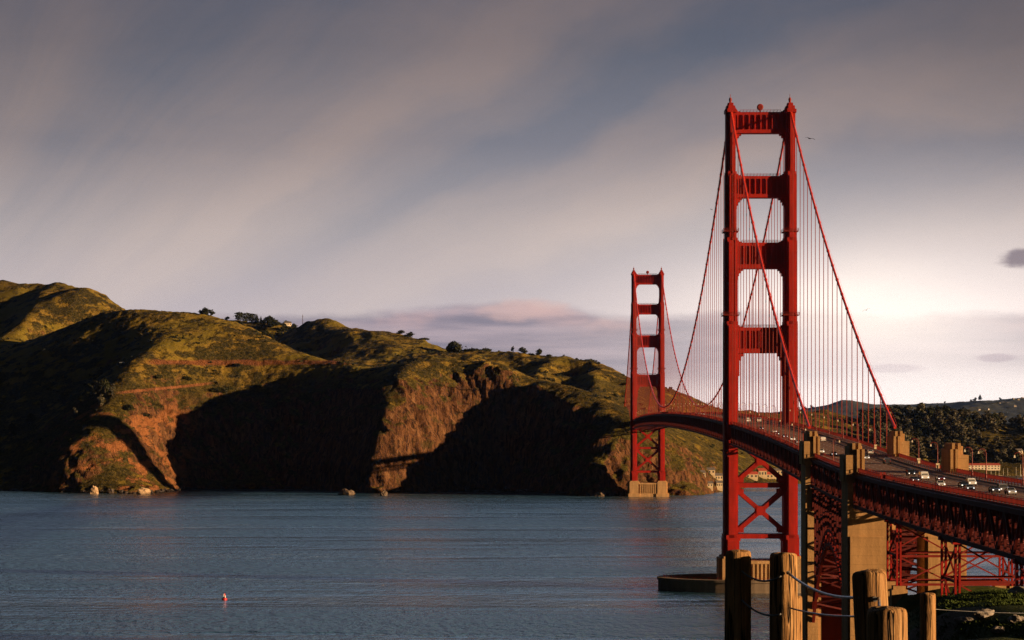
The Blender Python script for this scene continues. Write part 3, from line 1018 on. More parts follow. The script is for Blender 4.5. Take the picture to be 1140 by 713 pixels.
for u in (-6.3, -3.15, 0.0, 3.15, 6.3):
    for v in np.arange(V0, 1500, 9.0):
        z = road_z(v) + 0.008; z2 = road_z(v + 3.5) + 0.008
        m.add([(u - 0.09, v, z), (u + 0.09, v, z), (u + 0.09, v + 3.5, z2), (u - 0.09, v + 3.5, z2)], [(0, 1, 2, 3)])
tag(m.build("lane_markings", PAINT, bridge), kind='stuff')

# stiffening trusses: chords, verticals, diagonals
PAN = 7.62
TT, TB = -0.75, -8.9                 # chord centres below the road
npan = int((V1 - V0) / PAN)
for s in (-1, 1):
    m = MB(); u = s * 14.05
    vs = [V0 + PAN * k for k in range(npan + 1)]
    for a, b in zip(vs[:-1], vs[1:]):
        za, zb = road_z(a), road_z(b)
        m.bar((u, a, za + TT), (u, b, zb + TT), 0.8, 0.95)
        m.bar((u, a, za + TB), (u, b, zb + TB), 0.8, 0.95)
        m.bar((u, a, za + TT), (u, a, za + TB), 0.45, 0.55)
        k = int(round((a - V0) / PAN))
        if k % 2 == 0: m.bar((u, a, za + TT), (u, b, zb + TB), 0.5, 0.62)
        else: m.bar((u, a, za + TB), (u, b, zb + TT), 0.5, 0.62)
    m.build("stiffening_truss", TRUSS_SHADE, bridge)
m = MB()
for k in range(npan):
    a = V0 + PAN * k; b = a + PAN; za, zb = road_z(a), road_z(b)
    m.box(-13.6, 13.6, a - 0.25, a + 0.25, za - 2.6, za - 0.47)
m.build("floor_beams", TRUSS_SHADE, bridge)
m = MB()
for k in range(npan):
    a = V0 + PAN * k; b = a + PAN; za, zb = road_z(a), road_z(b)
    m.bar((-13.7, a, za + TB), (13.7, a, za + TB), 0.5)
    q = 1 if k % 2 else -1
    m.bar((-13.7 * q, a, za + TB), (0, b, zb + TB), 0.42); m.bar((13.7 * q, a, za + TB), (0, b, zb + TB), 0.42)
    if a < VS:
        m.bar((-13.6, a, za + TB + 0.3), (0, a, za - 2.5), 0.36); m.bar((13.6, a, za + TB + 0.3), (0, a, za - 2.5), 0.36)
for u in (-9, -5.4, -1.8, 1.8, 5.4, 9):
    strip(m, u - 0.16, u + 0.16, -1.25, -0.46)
m.build("lateral_bracing", TRUSS_SHADE, bridge)
# fascia plates that close the upper half of the truss west side (maintenance walk)
for s in (-1, 1):
    m = MB()
    strip(m, *sorted((s * 12.2, s * 13.45)), TB + 1.2, TB + 1.35)
    m.build("maintenance_walk", RED_DECK, bridge)


# ---------------------------------------------------------------- concrete pylons
def make_pylon(v, zdeck, base=-3.0, hgt=8.0, recessed=False):
    P = empty("pylon", (0, v, 0), 0, bridge)
    for s in (-1, 1):
        sg = lambda a, b: sorted((s * a, s * b))
        m = MB()
        lo = zdeck - 10.2
        ui = 11.2 if recessed else 4.7
        m.box(*sg(ui, 16.1), -7.0, 7.0, base, lo)
        m.box(*sg(ui + 0.9, 15.5), -7.6, 7.6, base, lo - 7)              # flat pilaster
        m.box(*sg(ui - 0.3, 16.5), -7.9, 7.9, base, 8.0)
        m.box(*sg(14.55, 16.1), -7.0, 7.0, lo, zdeck + 0.1)
        m.build("shaft", CONC, P)
        t = MB()
        z0 = zdeck + 0.1
        t.box(*sg(13.3, 16.6), -7.4, 7.4, z0 - 2.6, z0 + hgt * 0.60)  # outer block
        for y in (-7.75,):
            for k in range(2):
                t.box(*sg(11.6 + 1.35 * k, 12.35 + 1.35 * k), y, 7.7, z0, z0 + hgt * (0.80 + 0.0 * k) )
        t.box(*sg(11.8, 13.32), -7.3, 7.3, z0, z0 + hgt * 0.74)
        t.box(*sg(12.0, 15.4), -5.4, 5.4, z0 + 0.01, z0 + hgt * 0.90)
        t.box(*sg(12.3, 13.1), -6.0, 6.0, z0 + 0.02, z0 + hgt)
        t.box(*sg(13.9, 14.7), -6.0, 6.0, z0 + 0.02, z0 + hgt)
        t.box(*sg(16.5, 16.95), -4.5, 4.5, z0 - 2.4, z0 + hgt * 0.45)
        t.build("pylon_head", CONC, P)
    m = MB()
    if recessed: m.box(-11.22, 11.22, 4.0, 6.5, base, zdeck - 10.6)       # added wall, set back and dark red for shade behind the arch
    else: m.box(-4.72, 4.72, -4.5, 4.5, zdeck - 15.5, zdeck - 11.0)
    m.build("cross_wall", TRUSS_SHADE if recessed else CONC, P)


make_pylon(S1V, road_z(S1V), recessed=True); make_pylon(S2V, road_z(S2V)); make_pylon(N1V, road_z(N1V), 30.0)


# ---------------------------------------------------------------- arch over the old fort site
va, vb = S2V + 7.2, S1V - 7.2
vm, hw = (va + vb) / 2, (vb - va) / 2
def arch_z(v): return 46.0 - 27.0 * ((v - vm) / hw) ** 2
for s in (-1, 1):
    m = MB(); u = s * HALF
    vs = np.linspace(va, vb, 17)
    for a, b in zip(vs[:-1], vs[1:]):
        m.bar((u, a, arch_z(a)), (u, b, arch_z(b)), 0.9); m.bar((u, a, arch_z(a) - 4.2), (u, b, arch_z(b) - 4.2), 0.9)
        m.bar((u, a, arch_z(a)), (u, b, arch_z(b) - 4.2), 0.45); m.bar((u, a, arch_z(a)), (u, a, arch_z(a) - 4.2), 0.45)
    m.build("arch_rib", RED_DECK, bridge)
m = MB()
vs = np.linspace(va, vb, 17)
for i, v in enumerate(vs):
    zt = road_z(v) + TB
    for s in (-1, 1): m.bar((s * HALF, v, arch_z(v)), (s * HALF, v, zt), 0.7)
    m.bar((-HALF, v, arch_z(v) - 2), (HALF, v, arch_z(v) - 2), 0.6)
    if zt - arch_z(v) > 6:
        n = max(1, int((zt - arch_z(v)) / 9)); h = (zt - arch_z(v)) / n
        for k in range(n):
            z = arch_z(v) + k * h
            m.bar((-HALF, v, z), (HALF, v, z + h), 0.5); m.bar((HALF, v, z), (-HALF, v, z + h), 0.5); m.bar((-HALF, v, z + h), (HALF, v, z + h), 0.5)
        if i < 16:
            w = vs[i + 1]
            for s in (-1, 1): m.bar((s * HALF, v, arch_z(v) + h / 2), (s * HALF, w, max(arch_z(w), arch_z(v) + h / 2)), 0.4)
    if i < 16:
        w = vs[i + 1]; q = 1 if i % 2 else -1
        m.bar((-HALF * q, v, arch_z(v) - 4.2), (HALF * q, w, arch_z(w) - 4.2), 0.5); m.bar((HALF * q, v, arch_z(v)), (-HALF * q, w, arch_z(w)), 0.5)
m.build("spandrel_bracing", TRUSS_SHADE, bridge)


# ---------------------------------------------------------------- viaduct bents
def make_bent(va, vb, foot):
    B = empty("viaduct_bent", (0, va, 0), 0, bridge)
    L = vb - va
    tops = {va: road_z(va) + TB - 0.4, vb: road_z(vb) + TB - 0.4}
    for vv in (va, vb):
        for s in (-1, 1):
            m = MB()
            for du in (-0.7, 0.7):
                m.bar((s * HALF + du * 0.6, vv - va, foot), (s * HALF + du * 0.6, vv - va, tops[vv]), 0.42, 0.9)
            z = foot
            while z + 1.4 < tops[vv]:
                m.bar((s * HALF - 0.42, vv - va, z), (s * HALF + 0.42, vv - va, z + 1.4), 0.16); z += 1.4
            m.box(s * HALF - 1.1, s * HALF + 1.1, vv - va - 0.9, vv - va + 0.9, tops[vv] - 0.6, tops[vv] + 0.3)
            m.build("leg", RED, B)
            f = MB(); f.box(s * HALF - 1.9, s * HALF + 1.9, vv - va - 1.9, vv - va + 1.9, foot - 8.0, foot + 0.02)
            f.box(s * HALF - 1.5, s * HALF + 1.5, vv - va - 1.5, vv - va + 1.5, foot + 0.02, foot + 0.9)
            f.build("footing", CONC, B)
    m = MB()
    zt = min(tops.values()); mid = (zt + foot) / 2
    for y in (0, L):
        for z in (foot + 1.2, mid, zt - 0.4): m.bar((-HALF, y, z), (HALF, y, z), 0.55)
        m.bar((0, y, foot + 1.2), (0, y, zt), 0.34)
        for a, b in ((foot + 1.2, mid), (mid, zt - 0.4)):
            for s in (-1, 1):
                m.bar((s * HALF, y, a), (0, y, b), 0.34) if (a < mid) == (y == 0) else m.bar((s * HALF, y, b), (0, y, a), 0.34)
    for s in (-1, 1):
        for a, b in ((foot + 1.2, mid), (mid, zt - 0.4)):
            m.bar((s * HALF, 0, a), (s * HALF, L, b), 0.34); m.bar((s * HALF, 0, b), (s * HALF, L, a), 0.34)
            m.bar((s * HALF, 0, b), (s * HALF, L, b), 0.55)
    m.build("bent_bracing", RED_DECK, B)


for a, b, f in ((576, 592, 38.5), (493, 510, 37.5), (411, 428, 38.0), (330, 346, 44.0)): make_bent(a, b, f)
# ================================================================== FENDER round the near tower's pier
def build_fender():
    m = MB(); n = 64
    o, i = (47.0, 27.0), (42.5, 22.5)
    ring = lambda a, b, z: [(a * math.cos(2 * math.pi * k / n), b * math.sin(2 * math.pi * k / n), z) for k in range(n)]
    rows = [ring(o[0], o[1], -8), ring(o[0], o[1], 4.6), ring(o[0] + 0.5, o[1] + 0.5, 4.6), ring(o[0] + 0.5, o[1] + 0.5, 5.7), ring(i[0], i[1], 5.7), ring(i[0], i[1], 1.2)]
    V = [p for r in rows for p in r]
    F = [(r * n + k, r * n + (k + 1) % n, (r + 1) * n + (k + 1) % n, (r + 1) * n + k) for r in range(len(rows) - 1) for k in range(n)]
    m.add(V, F)
    m.add(ring(i[0] + 0.1, i[1] + 0.1, 1.25), [tuple(range(n))])
    c = bw(0, VS, 0)
    f = m.build("pier_fender", CONC_FENDER)
    f.location = c; f.rotation_euler.z = BROT
    tag(f, "low oval concrete fender wall ringing the nearer bridge tower's pier in the water", "fender wall")
    r = MB()
    for k in range(0, n):
        a = 2 * math.pi * k / n
        r.bar((44.7 * math.cos(a), 24.7 * math.sin(a), 5.7), (44.7 * math.cos(a), 24.7 * math.sin(a), 6.7), 0.12)
        b = 2 * math.pi * (k + 1) / n
        r.bar((44.7 * math.cos(a), 24.7 * math.sin(a), 6.65), (44.7 * math.cos(b), 24.7 * math.sin(b), 6.65), 0.1)
    r.build("railing", RED_DECK, f)


CONC_FENDER = concrete("fender_concrete", (0.30, 0.22, 0.15), 3.0)
build_fender()

# ================================================================== NEAR BLUFF
def bluff_points():
    P = []
    # grassy shoulder running down and away from the viewer
    for Y, z in ((-60, 79.5), (-20, 78.9), (0, 78.5), (10, 78.3), (20, 77.95), (40, 76.75), (60, 75.45), (75, 74.5)):
        e = max(0.179 * Y, 3.4)
        for k in (0.0, 4, 9, 16, 24): P.append((e + k, Y, z + 0.12 - 0.05 * k))
        P.append((e - 0.9, Y, z - 0.12 - 0.010 * max(Y, 0))); P.append((e - 2.4, Y, z - 0.8 - 0.026 * max(Y, 0))); P.append((e - 9, Y, z - 5.5 - 0.03 * max(Y, 0))); P.append((e - 40, Y, z - 36)); P.append((e - 110, Y, max(z - 82, -8)))
    # back edge of the shoulder, then the long drop towards the viaduct
    for X in (15, 20, 28): P.append((X, 86, 73.6)); P.append((X + 1, 95, 71.5))
    # unseen ground on the right, lowered to let sun onto the shoulder
    P += [(44, 20, 76.2), (46, 50, 74.4), (54, 75, 72.8), (60, 40, 74.6), (64, 95, 71.4), (42, 0, 77.6), (80, 20, 77), (80, 80, 74.5), (60, -30, 78.5), (120, 60, 77), (120, -40, 81), (40, 100, 74)]
    P += [(14, 110, 66), (16, 160, 52), (40, 130, 66), (90, 140, 74), (150, 140, 72), (200, 140, 66),
          (48, 200, 50), (100, 220, 60), (160, 220, 58), (220, 240, 50), (66, 300, 42), (100, 320, 46), (150, 320, 44), (220, 330, 36),
          (82, 400, 38), (100, 410, 38.5), (140, 420, 37), (200, 420, 22), (86, 500, 37.4), (105, 500, 37.6), (135, 500, 36.5), (180, 500, 18),
          (90, 560, 38.2), (104, 582, 38.4), (128, 585, 36), (165, 570, 10), (96, 602, 33), (118, 606, 31), (90, 630, 8), (118, 636, 7), (150, 630, 3)]
    # shore flat of the old fort
    P += [(84, 690, 3.2), (108, 700, 3.4), (132, 700, 3.0), (88, 780, 3.0), (112, 790, 3.0), (128, 780, 2.5), (70, 720, -6), (76, 800, -7), (110, 822, -8), (160, 760, -7), (170, 680, -6), (60, 640, -8),
          (70, 560, 6), (76, 540, 16), (66, 500, 12), (54, 400, 10), (40, 300, 10), (20, 200, 14), (-10, 160, 8), (30, 420, -6), (46, 520, -8), (56, 590, -8), (0, 300, -8), (-40, 200, -8), (-120, 100, -8),
          (200, 560, -6), (260, 480, -6), (300, 380, -4), (320, 250, 20), (300, 100, 60), (200, 0, 84), (400, 300, -6), (240, 700, -12), (150, 900, -14), (0, 900, -14), (-160, 400, -14), (-160, -60, -8), (-160, -120, 20)]
    return P


BLUFF = Field(bluff_points(), 0.15)


def bluff_height(X, Y):
    z = BLUFF(X, Y)
    d = np.hypot(X, Y)
    n = fbm(X / 9.0, Y / 9.0, 4, 0.5, 200) * 0.20 + fbm(X / 1.6, Y / 1.6, 3, 0.5, 220) * 0.03
    n2 = fbm(X / 30.0, Y / 30.0, 5, 0.55, 230) * 2.2
    k = np.clip((d - 90) / 60, 0, 1)
    damp = np.where((Y > 380) & (X > 80), 0.4, 1.0)
    return z + n * np.clip(d / 25, 0.2, 1) + n2 * k * damp


def bluff_material():
    m = bpy.data.materials.new("bluff_turf"); m.use_nodes = True
    t = NT(m.node_tree); b = t.n['Principled BSDF']
    b.inputs['Roughness'].default_value = 0.95; b.inputs['Specular IOR Level'].default_value = 0.05
    tc = t.n.new('ShaderNodeTexCoord'); o = tc.outputs['Object']
    ge = t.n.new('ShaderNodeNewGeometry'); nz = t.xyz(ge.outputs['Normal'])[2]
    n1 = t.noise(o, 0.25, 5, 0.6); n2 = t.noise(o, 2.2, 5, 0.7); n3 = t.noise(o, 14.0, 4, 0.7)
    g = t.mix(t.smooth(n1, 0.38, 0.62), (0.055, 0.080, 0.015), (0.12, 0.12, 0.028))
    g = t.mix(t.smooth(n2, 0.5, 0.7), g, (0.04, 0.042, 0.016))
    soil = t.mix(n3, (0.06, 0.04, 0.025), (0.20, 0.15, 0.10))
    pm = t.smooth(t.noise(t.mapping(o, (1, 1, 1), (0, 0, 0), (7, 2, 0)), 0.16, 4, 0.6), 0.60, 0.68)
    c = t.mix(pm, g, soil)
    c = t.mix(t.smooth(t.math('ADD', nz, t.math('MULTIPLY', t.math('SUBTRACT', n2, 0.5), 0.3)), 0.55, 0.72, 1.0, 0.0), c, (0.07, 0.055, 0.04))
    t.put(b.inputs['Base Color'], c)
    t.l.new(t.bump(t.math('ADD', n2, t.math('MULTIPLY', n3, 0.35)), 0.9, 0.25), b.inputs['Normal'])
    return m


TURF = bluff_material()
def build_bluff():
    xs = spaced([(-260, 12), (-40, 3), (-2, 0.55), (34, 1.5), (70, 3.5), (170, 8), (400, None)])
    ys = spaced([(-120, 8), (-10, 1.2), (10, 0.6), (98, 3.0), (240, 5), (700, 8), (960, None)])
    X, Y = np.meshgrid(xs, ys)
    Z = bluff_height(X, Y)
    o = np_mesh("grassy_hillside", np.stack([X, Y, Z], -1).reshape(-1, 3), grid_faces(len(ys), len(xs)), TURF)
    tag(o, kind='structure')


build_bluff()
def bluff_at(x, y): return float(bluff_height(np.array([float(x)]), np.array([float(y)]))[0])


def build_turf():
    """grass blades over the part of the shoulder in view"""
    n = 120000
    Y = 27 + 64 * rng.random(n) ** 0.8
    X = 0.160 * Y + rng.random(n) * (0.07 * Y + 1.5) + rng.random(n) * 2
    keep = fbm(X / 2.2, Y / 2.2, 3, 0.5, 260) > -0.28
    X = X[keep]; Y = Y[keep]; n = len(X)
    Z = bluff_height(X, Y)
    a = rng.random(n) * 6.283; h = (0.025 + 0.05 * rng.random(n)) * (0.7 + fbm(X / 3, Y / 3, 2, 0.5, 270)); h = np.clip(h, 0.02, 0.13)
    w = 0.012 + 0.02 * rng.random(n)
    lx = (rng.random(n) - 0.5) * 0.12 - 0.02; ly = (rng.random(n) - 0.5) * 0.12
    A = np.stack([X - np.cos(a) * w, Y - np.sin(a) * w, Z - 0.02], -1); B = np.stack([X + np.cos(a) * w, Y + np.sin(a) * w, Z - 0.02], -1); C = np.stack([X + lx, Y + ly, Z + h], -1)
    V = np.stack([A, B, C], 1).reshape(-1, 3); F = np.arange(3 * n).reshape(-1, 3)
    m = mat("grass_blades", (0.06, 0.085, 0.018), 0.8, var=0.5, vscale=0.8, spec=0.1)
    tag(np_mesh("grass", V, F, m, smooth=False), kind='stuff')


build_turf()

# ---------------------------------------------------------------- rocks on the shoulder
ROCK = mat("field_rock", (0.24, 0.20, 0.16), 0.9, var=0.35, vscale=3.0, bump=0.05, bscale=6)
def rock(name, c, r, sc, label, group, m, seed, cat="rock"):
    b = MB(); b.sphere((0, 0, 0), 1.0, 18, 12)
    v = np.array(b.v)
    k = 1 + 0.33 * perlin(v[:, 0] * 1.3 + seed, v[:, 1] * 1.3 + v[:, 2] * 1.1, seed) + 0.16 * perlin(v[:, 0] * 3.3 + seed, v[:, 2] * 3.3 - v[:, 1] * 2.7, seed + 5)
    v = v * k[:, None] * r * np.array(sc); b.v = [tuple(q) for q in v]
    o = b.build(name, m); o.location = c; o.rotation_euler.z = seed * 1.7
    return tag(o, label, cat, group)


RG = "pale rocks lying in the grass"
for i, (px, py, r, sc, lab) in enumerate([
        (1135, 662, 0.34, (1.3, 0.9, 0.55), "broad pale stone near the crest of the grassy slope at the frame's right edge"),
        (1096, 687, 0.15, (1.4, 0.9, 0.5), "flat pale stone in the middle of the shaded grass slope"),
        (1073, 693, 0.13, (1.5, 0.9, 0.45), "small flat stone in the grass just right of the short far post"),
        (1131, 697, 0.12, (1.1, 1.0, 0.7), "small round stone low on the right of the grass slope"),
        (1112, 705, 0.09, (1.2, 1.0, 0.7), "smallest pale stone at the lower edge of the grass slope")]):
    # walk along the view ray to the ground
    for Y in np.arange(14, 120, 0.4):
        x, y, z = at(px, py, Y)
        if z <= bluff_at(x, Y): break
    rock("rock", (x, Y, bluff_at(x, Y) + r * 0.15), r, sc, lab, RG, ROCK, i + 3)


# ================================================================== POST AND CABLE FENCE
def wood_material():
    m = bpy.data.materials.new("weathered_wood"); m.use_nodes = True
    t = NT(m.node_tree); b = t.n['Principled BSDF']
    tc = t.n.new('ShaderNodeTexCoord'); o = tc.outputs['Object']
    oi = t.n.new('ShaderNodeObjectInfo')
    sh = t.n.new('ShaderNodeVectorMath'); sh.operation = 'ADD'
    t.l.new(o, sh.inputs[0]); t.l.new(t.comb(t.math('MULTIPLY', oi.outputs['Random'], 9.0), 0.0, 0.0), sh.inputs[1])
    v = sh.outputs[0]
    g = t.noise(t.mapping(v, (26, 26, 1.6)), 1.0, 6, 0.65, 0.6)
    big = t.noise(t.mapping(v, (5, 5, 1.2)), 1.0, 4, 0.6)
    crack = t.noise(t.mapping(v, (14, 14, 0.55)), 1.0, 3, 0.5, 0.3)
    cm = t.smooth(t.math('ABSOLUTE', t.math('SUBTRACT', crack, 0.52)), 0.0, 0.022, 1.0, 0.0)
    c = t.ramp(g, [(0.25, (0.13, 0.062, 0.025)), (0.48, (0.42, 0.22, 0.08)), (0.75, (0.66, 0.41, 0.18))])
    c = t.mix(t.smooth(big, 0.35, 0.65, 0.55, 0.0), c, (0.15, 0.075, 0.032))
    knots = t.smooth(t.noise(t.mapping(v, (9, 9, 4.5)), 1.0, 2, 0.4), 0.68, 0.76)
    c = t.mix(t.math('MULTIPLY', knots, 0.8), c, (0.055, 0.028, 0.014))
    c = t.mix(cm, c, (0.02, 0.012, 0.008))
    t.put(b.inputs['Base Color'], c)
    b.inputs['Roughness'].default_value = 0.85; b.inputs['Specular IOR Level'].default_value = 0.15
    h = t.math('SUBTRACT', t.math('ADD', t.math('MULTIPLY', g, 0.5), big), t.math('MULTIPLY', cm, 1.2))
    t.l.new(t.bump(h, 1.0, 0.035), b.inputs['Normal'])
    return m


WOOD = wood_material()
STEEL = mat("galvanised_cable", (0.30, 0.29, 0.28), 0.45, metal=0.7, var=0.3, vscale=8)
fence = empty("post_and_cable_fence", (2.0, 16.0, 78.2))
tag(fence, "weathered round timber posts strung with drooping steel cables along the grassy edge", "fence")


def post(px, py, wpx, Y, length=2.0, tilt=(0, 0), seed=0, flat=0.0):
    x, y, z = at(px, py, Y); d = wpx * Y / FPX; r = d / 2
    ns, nr = 28, 26
    V = []; F = []
    prof = [(0, 1.0)] + [(-length * k / (nr - 4), 1.0 + 0.012 * k / nr) for k in range(1, nr - 3)]
    prof = [(0.0, 0.0), (-0.002, 0.45), (-0.006, 0.80), (-0.014, 0.93), (-0.03, 0.99)] + [(-0.06 - (length - 0.06) * (k / 18.0), 1.0 + 0.03 * k / 18.0) for k in range(19)]
    for i, (dz, k) in enumerate(prof):
        for j in range(ns):
            a = 2 * math.pi * j / ns
            wob = 1 + 0.035 * math.sin(2 * a + seed) + 0.022 * math.sin(3 * a + seed * 2.3 + dz * 1.5) + 0.012 * math.sin(7 * a + seed + dz * 4)
            chip = -0.012 * max(0, math.sin(a * 2 + seed * 3)) if dz > -0.05 else 0
            V.append((r * k * wob * math.cos(a) + tilt[0] * dz, r * k * wob * math.sin(a) + tilt[1] * dz, dz + chip + flat * math.cos(a + seed) * r * k if dz > -0.04 else dz))
    n = len(prof)
    F = [(i * ns + j, i * ns + (j + 1) % ns, (i + 1) * ns + (j + 1) % ns, (i + 1) * ns + j) for i in range(n - 1) for j in range(ns)]
    F = [f[::-1] for f in F]
    b = MB(); b.add(V, F)
    o = b.build("post", WOOD, fence, smooth=True)
    o.location = Vector((x, y, z)) - fence.location
    return Vector((x, y, z)), r


PA = post(821.5, 612, 28, 18.075, seed=1.0)
PB = post(872.5, 615, 30, 17.9, seed=2.2, flat=0.05)
PC = post(967, 634, 38, 14.1, tilt=(-0.06, 0.0), seed=3.1, flat=-0.10)
PD = post(987.5, 675, 46, 11.7, seed=4.4)
PE = post(1033, 660, 18.3, 29.5, seed=5.3)
PF = post(819, 641, 25, 23.5, seed=6.1)
PG = post(884, 663, 18, 27.5, seed=7.7)


def cable(a, b, sag, r=0.0075, n=18):
    a = Vector(a); b = Vector(b)
    m = MB()
    m.tube([a.lerp(b, k / n) - Vector((0, 0, 4 * sag * (k / n) * (1 - k / n))) for k in range(n + 1)], r, 8)
    m.build("cable", STEEL, fence, smooth=True).location = -fence.location


def pin(p, dz, dx=0.0, dy=0.0): return p[0] + Vector((dx, dy, dz))


cable(pin(PA, -0.155, 0.02, -0.09), pin(PB, -0.17, -0.03, -0.09), 0.055)
cable(pin(PA, -0.37, 0.02, -0.09), pin(PB, -0.45, -0.03, -0.09), 0.05)
cable(pin(PB, -0.145, 0.02, -0.11), pin(PC, -0.16, -0.06, -0.06), 0.055, 0.009)
cable(pin(PB, -0.40, 0.02, -0.11), pin(PC, -0.27, -0.05, -0.06), 0.02, 0.006)
cable(pin(PC, -0.16, 0.05, -0.06), pin(PD, -0.10, 0.0, 0.09), 0.03, 0.008)
cable(pin(PE, -0.19, 0.0, -0.1), (9.9, 38.0, 76.95), 0.06, 0.0032)
m = MB()
for p, dz, yy in ((PB, -0.145, -0.11), (PC, -0.165, -0.098), (PC, -0.26, -0.1), (PD, -0.38, -0.1)):
    c = p[0] + Vector((0.02, yy, dz)) - fence.location
    m.tube([c, c + Vector((0, -0.02, 0))], 0.016, 8)
m.build("eye_bolts", STEEL, fence)
# one more post of the run outside the frame holds the end of the wire
b = at(1285, 640, 38.0)
po = post(1270, 668, 16, 38.0, seed=8.8)
# ================================================================== TREES
def leaf_material(name, dark, light):
    m = bpy.data.materials.new(name); m.use_nodes = True
    t = NT(m.node_tree); b = t.n['Principled BSDF']
    tc = t.n.new('ShaderNodeTexCoord'); oi = t.n.new('ShaderNodeObjectInfo')
    n = t.noise(tc.outputs['Object'], 0.45, 4, 0.6)
    c = t.mix(t.smooth(n, 0.35, 0.65), dark, light)
    c = t.mix(t.math('MULTIPLY', oi.outputs['Random'], 0.55), c, tuple(q * 0.5 for q in dark))
    t.put(b.inputs['Base Color'], c)
    b.inputs['Roughness'].default_value = 0.85; b.inputs['Specular IOR Level'].default_value = 0.1
    return m


LEAF_DARK = leaf_material("cypress_leaves", (0.022, 0.026, 0.010), (0.052, 0.052, 0.020))
LEAF_GREY = leaf_material("eucalyptus_leaves", (0.060, 0.060, 0.038), (0.19, 0.16, 0.095))
LEAF_BRUSH = leaf_material("coyote_brush", (0.022, 0.026, 0.010), (0.060, 0.055, 0.020))
BARK = mat("bark", (0.10, 0.065, 0.045), 0.9, var=0.3, vscale=1.0)
PROTO = {}


def crown_mesh(blobs, n, size, m, r):
    """many small leaf clumps spread through a set of ellipsoids"""
    bl = np.array(blobs, float); vol = bl[:, 3] * bl[:, 4] * bl[:, 5]
    pick = r.choice(len(bl), n, p=vol / vol.sum()); B = bl[pick]
    d = r.normal(size=(n, 3)); d /= np.linalg.norm(d, axis=1)[:, None]
    rad = r.random(n) ** 0.28
    rad *= 1 + 0.22 * r.normal(size=n) * (r.random(n) < 0.25)
    P = B[:, :3] + d * B[:, 3:6] * rad[:, None]
    nrm = d + 0.9 * r.normal(size=(n, 3)); nrm /= np.linalg.norm(nrm, axis=1)[:, None]
    u = np.cross(nrm, r.normal(size=(n, 3))); u /= np.linalg.norm(u, axis=1)[:, None]
    w = np.cross(nrm, u)
    s = size * (0.5 + r.random(n))[:, None]
    k = 5
    V = np.empty((n, k, 3))
    for j in range(k):
        a = 2 * math.pi * j / k
        V[:, j] = P + (u * math.cos(a) + w * math.sin(a) * 0.75) * s * (0.6 + 0.8 * r.random((n, 1)))
    return V.reshape(-1, 3), np.arange(n * k).reshape(n, k)


def tree_proto(key, name, blobs, n, size, leaf, trunks):
    r = np.random.default_rng(abs(hash(key)) % 1000 if False else sum(map(ord, key)))
    V, F = crown_mesh(blobs, n, size, leaf, r)
    root = empty(name)
    np_mesh("crown", V, F, leaf, root, smooth=False)
    m = MB()
    for pts, r0, r1 in trunks:
        m.tube(pts, list(np.linspace(r0, r1, len(pts))), 7)
    if trunks: m.build("trunk", BARK, root)
    PROTO[key] = root
    root.hide_render = False
    return root


def limb_set(h, spread, n, r):
    out = [([(0, 0, -1.5), (0.1, 0, h * 0.3), (-0.15, 0.1, h * 0.6), (0.1, 0.05, h * 0.86)], h * 0.03, h * 0.006)]
    for k in range(n):
        a = 6.283 * k / n + r.random(); z = h * (0.3 + 0.4 * r.random())
        out.append(([(0, 0, z), (math.cos(a) * spread * 0.5, math.sin(a) * spread * 0.5, z + h * 0.13), (math.cos(a) * spread, math.sin(a) * spread, z + h * 0.2)], h * 0.013, h * 0.004))
    return out


_r = np.random.default_rng(5)
def blob_crown(h, w, n, low, r):
    out = []
    for k in range(n):
        z = h * (low + (0.95 - low) * r.random()); f = 1 - abs((z / h - low) / (1 - low) - 0.4) * 0.9
        a = 6.283 * r.random(); d = w * 0.62 * r.random() ** 0.6 * f
        s = w * (0.28 + 0.22 * r.random()) * max(f, 0.35)
        out.append((d * math.cos(a), d * math.sin(a), z, s, s, s * (0.6 + 0.3 * r.random())))
    return out


# kinds, every one about ten metres tall; copies are scaled
tree_proto("round1", "broad_tree", blob_crown(10, 5.2, 15, 0.10, _r), 1000, 0.42, LEAF_DARK, limb_set(10, 3.2, 5, _r))
tree_proto("round2", "broad_tree", blob_crown(10, 4.4, 13, 0.12, _r), 900, 0.42, LEAF_DARK, limb_set(10, 2.6, 5, _r))
tree_proto("euc1", "eucalyptus_tree", blob_crown(10, 3.8, 14, 0.16, _r), 850, 0.40, LEAF_GREY, limb_set(10, 2.0, 5, _r))
tree_proto("euc2", "eucalyptus_tree", blob_crown(10, 4.6, 16, 0.16, _r), 950, 0.42, LEAF_GREY, limb_set(10, 2.6, 6, _r))
tree_proto("euc3", "eucalyptus_tree", blob_crown(10, 4.0, 13, 0.2, _r), 750, 0.40, LEAF_GREY, limb_set(10, 2.4, 5, _r))
tree_proto("flat1", "cypress_tree", [(0, 0, 4.0, 3.6, 3.4, 2.4), (0.5, 0, 6.2, 4.2, 4.0, 1.6), (0, 0, 8.6, 4.6, 4.4, 0.9), (-2.2, 0.6, 7.6, 2.4, 2.2, 0.8), (2.4, -0.5, 7.3, 2.0, 2.0, 0.7), (0.6, 0.3, 9.3, 2.4, 2.2, 0.6)], 700, 0.42, LEAF_DARK, limb_set(9.2, 3.0, 5, _r))
tree_proto("spire1", "conifer_tree", [(0, 0, 2.8, 2.0, 2.0, 1.2), (0, 0, 4.6, 1.6, 1.6, 1.3), (0.1, 0, 6.4, 1.15, 1.15, 1.3), (0, 0, 8.2, 0.7, 0.7, 1.2), (0, 0, 9.5, 0.3, 0.3, 0.7)], 650, 0.40, LEAF_DARK, [([(0, 0, -1.5), (0, 0, 4), (0, 0, 9.6)], 0.32, 0.05)])
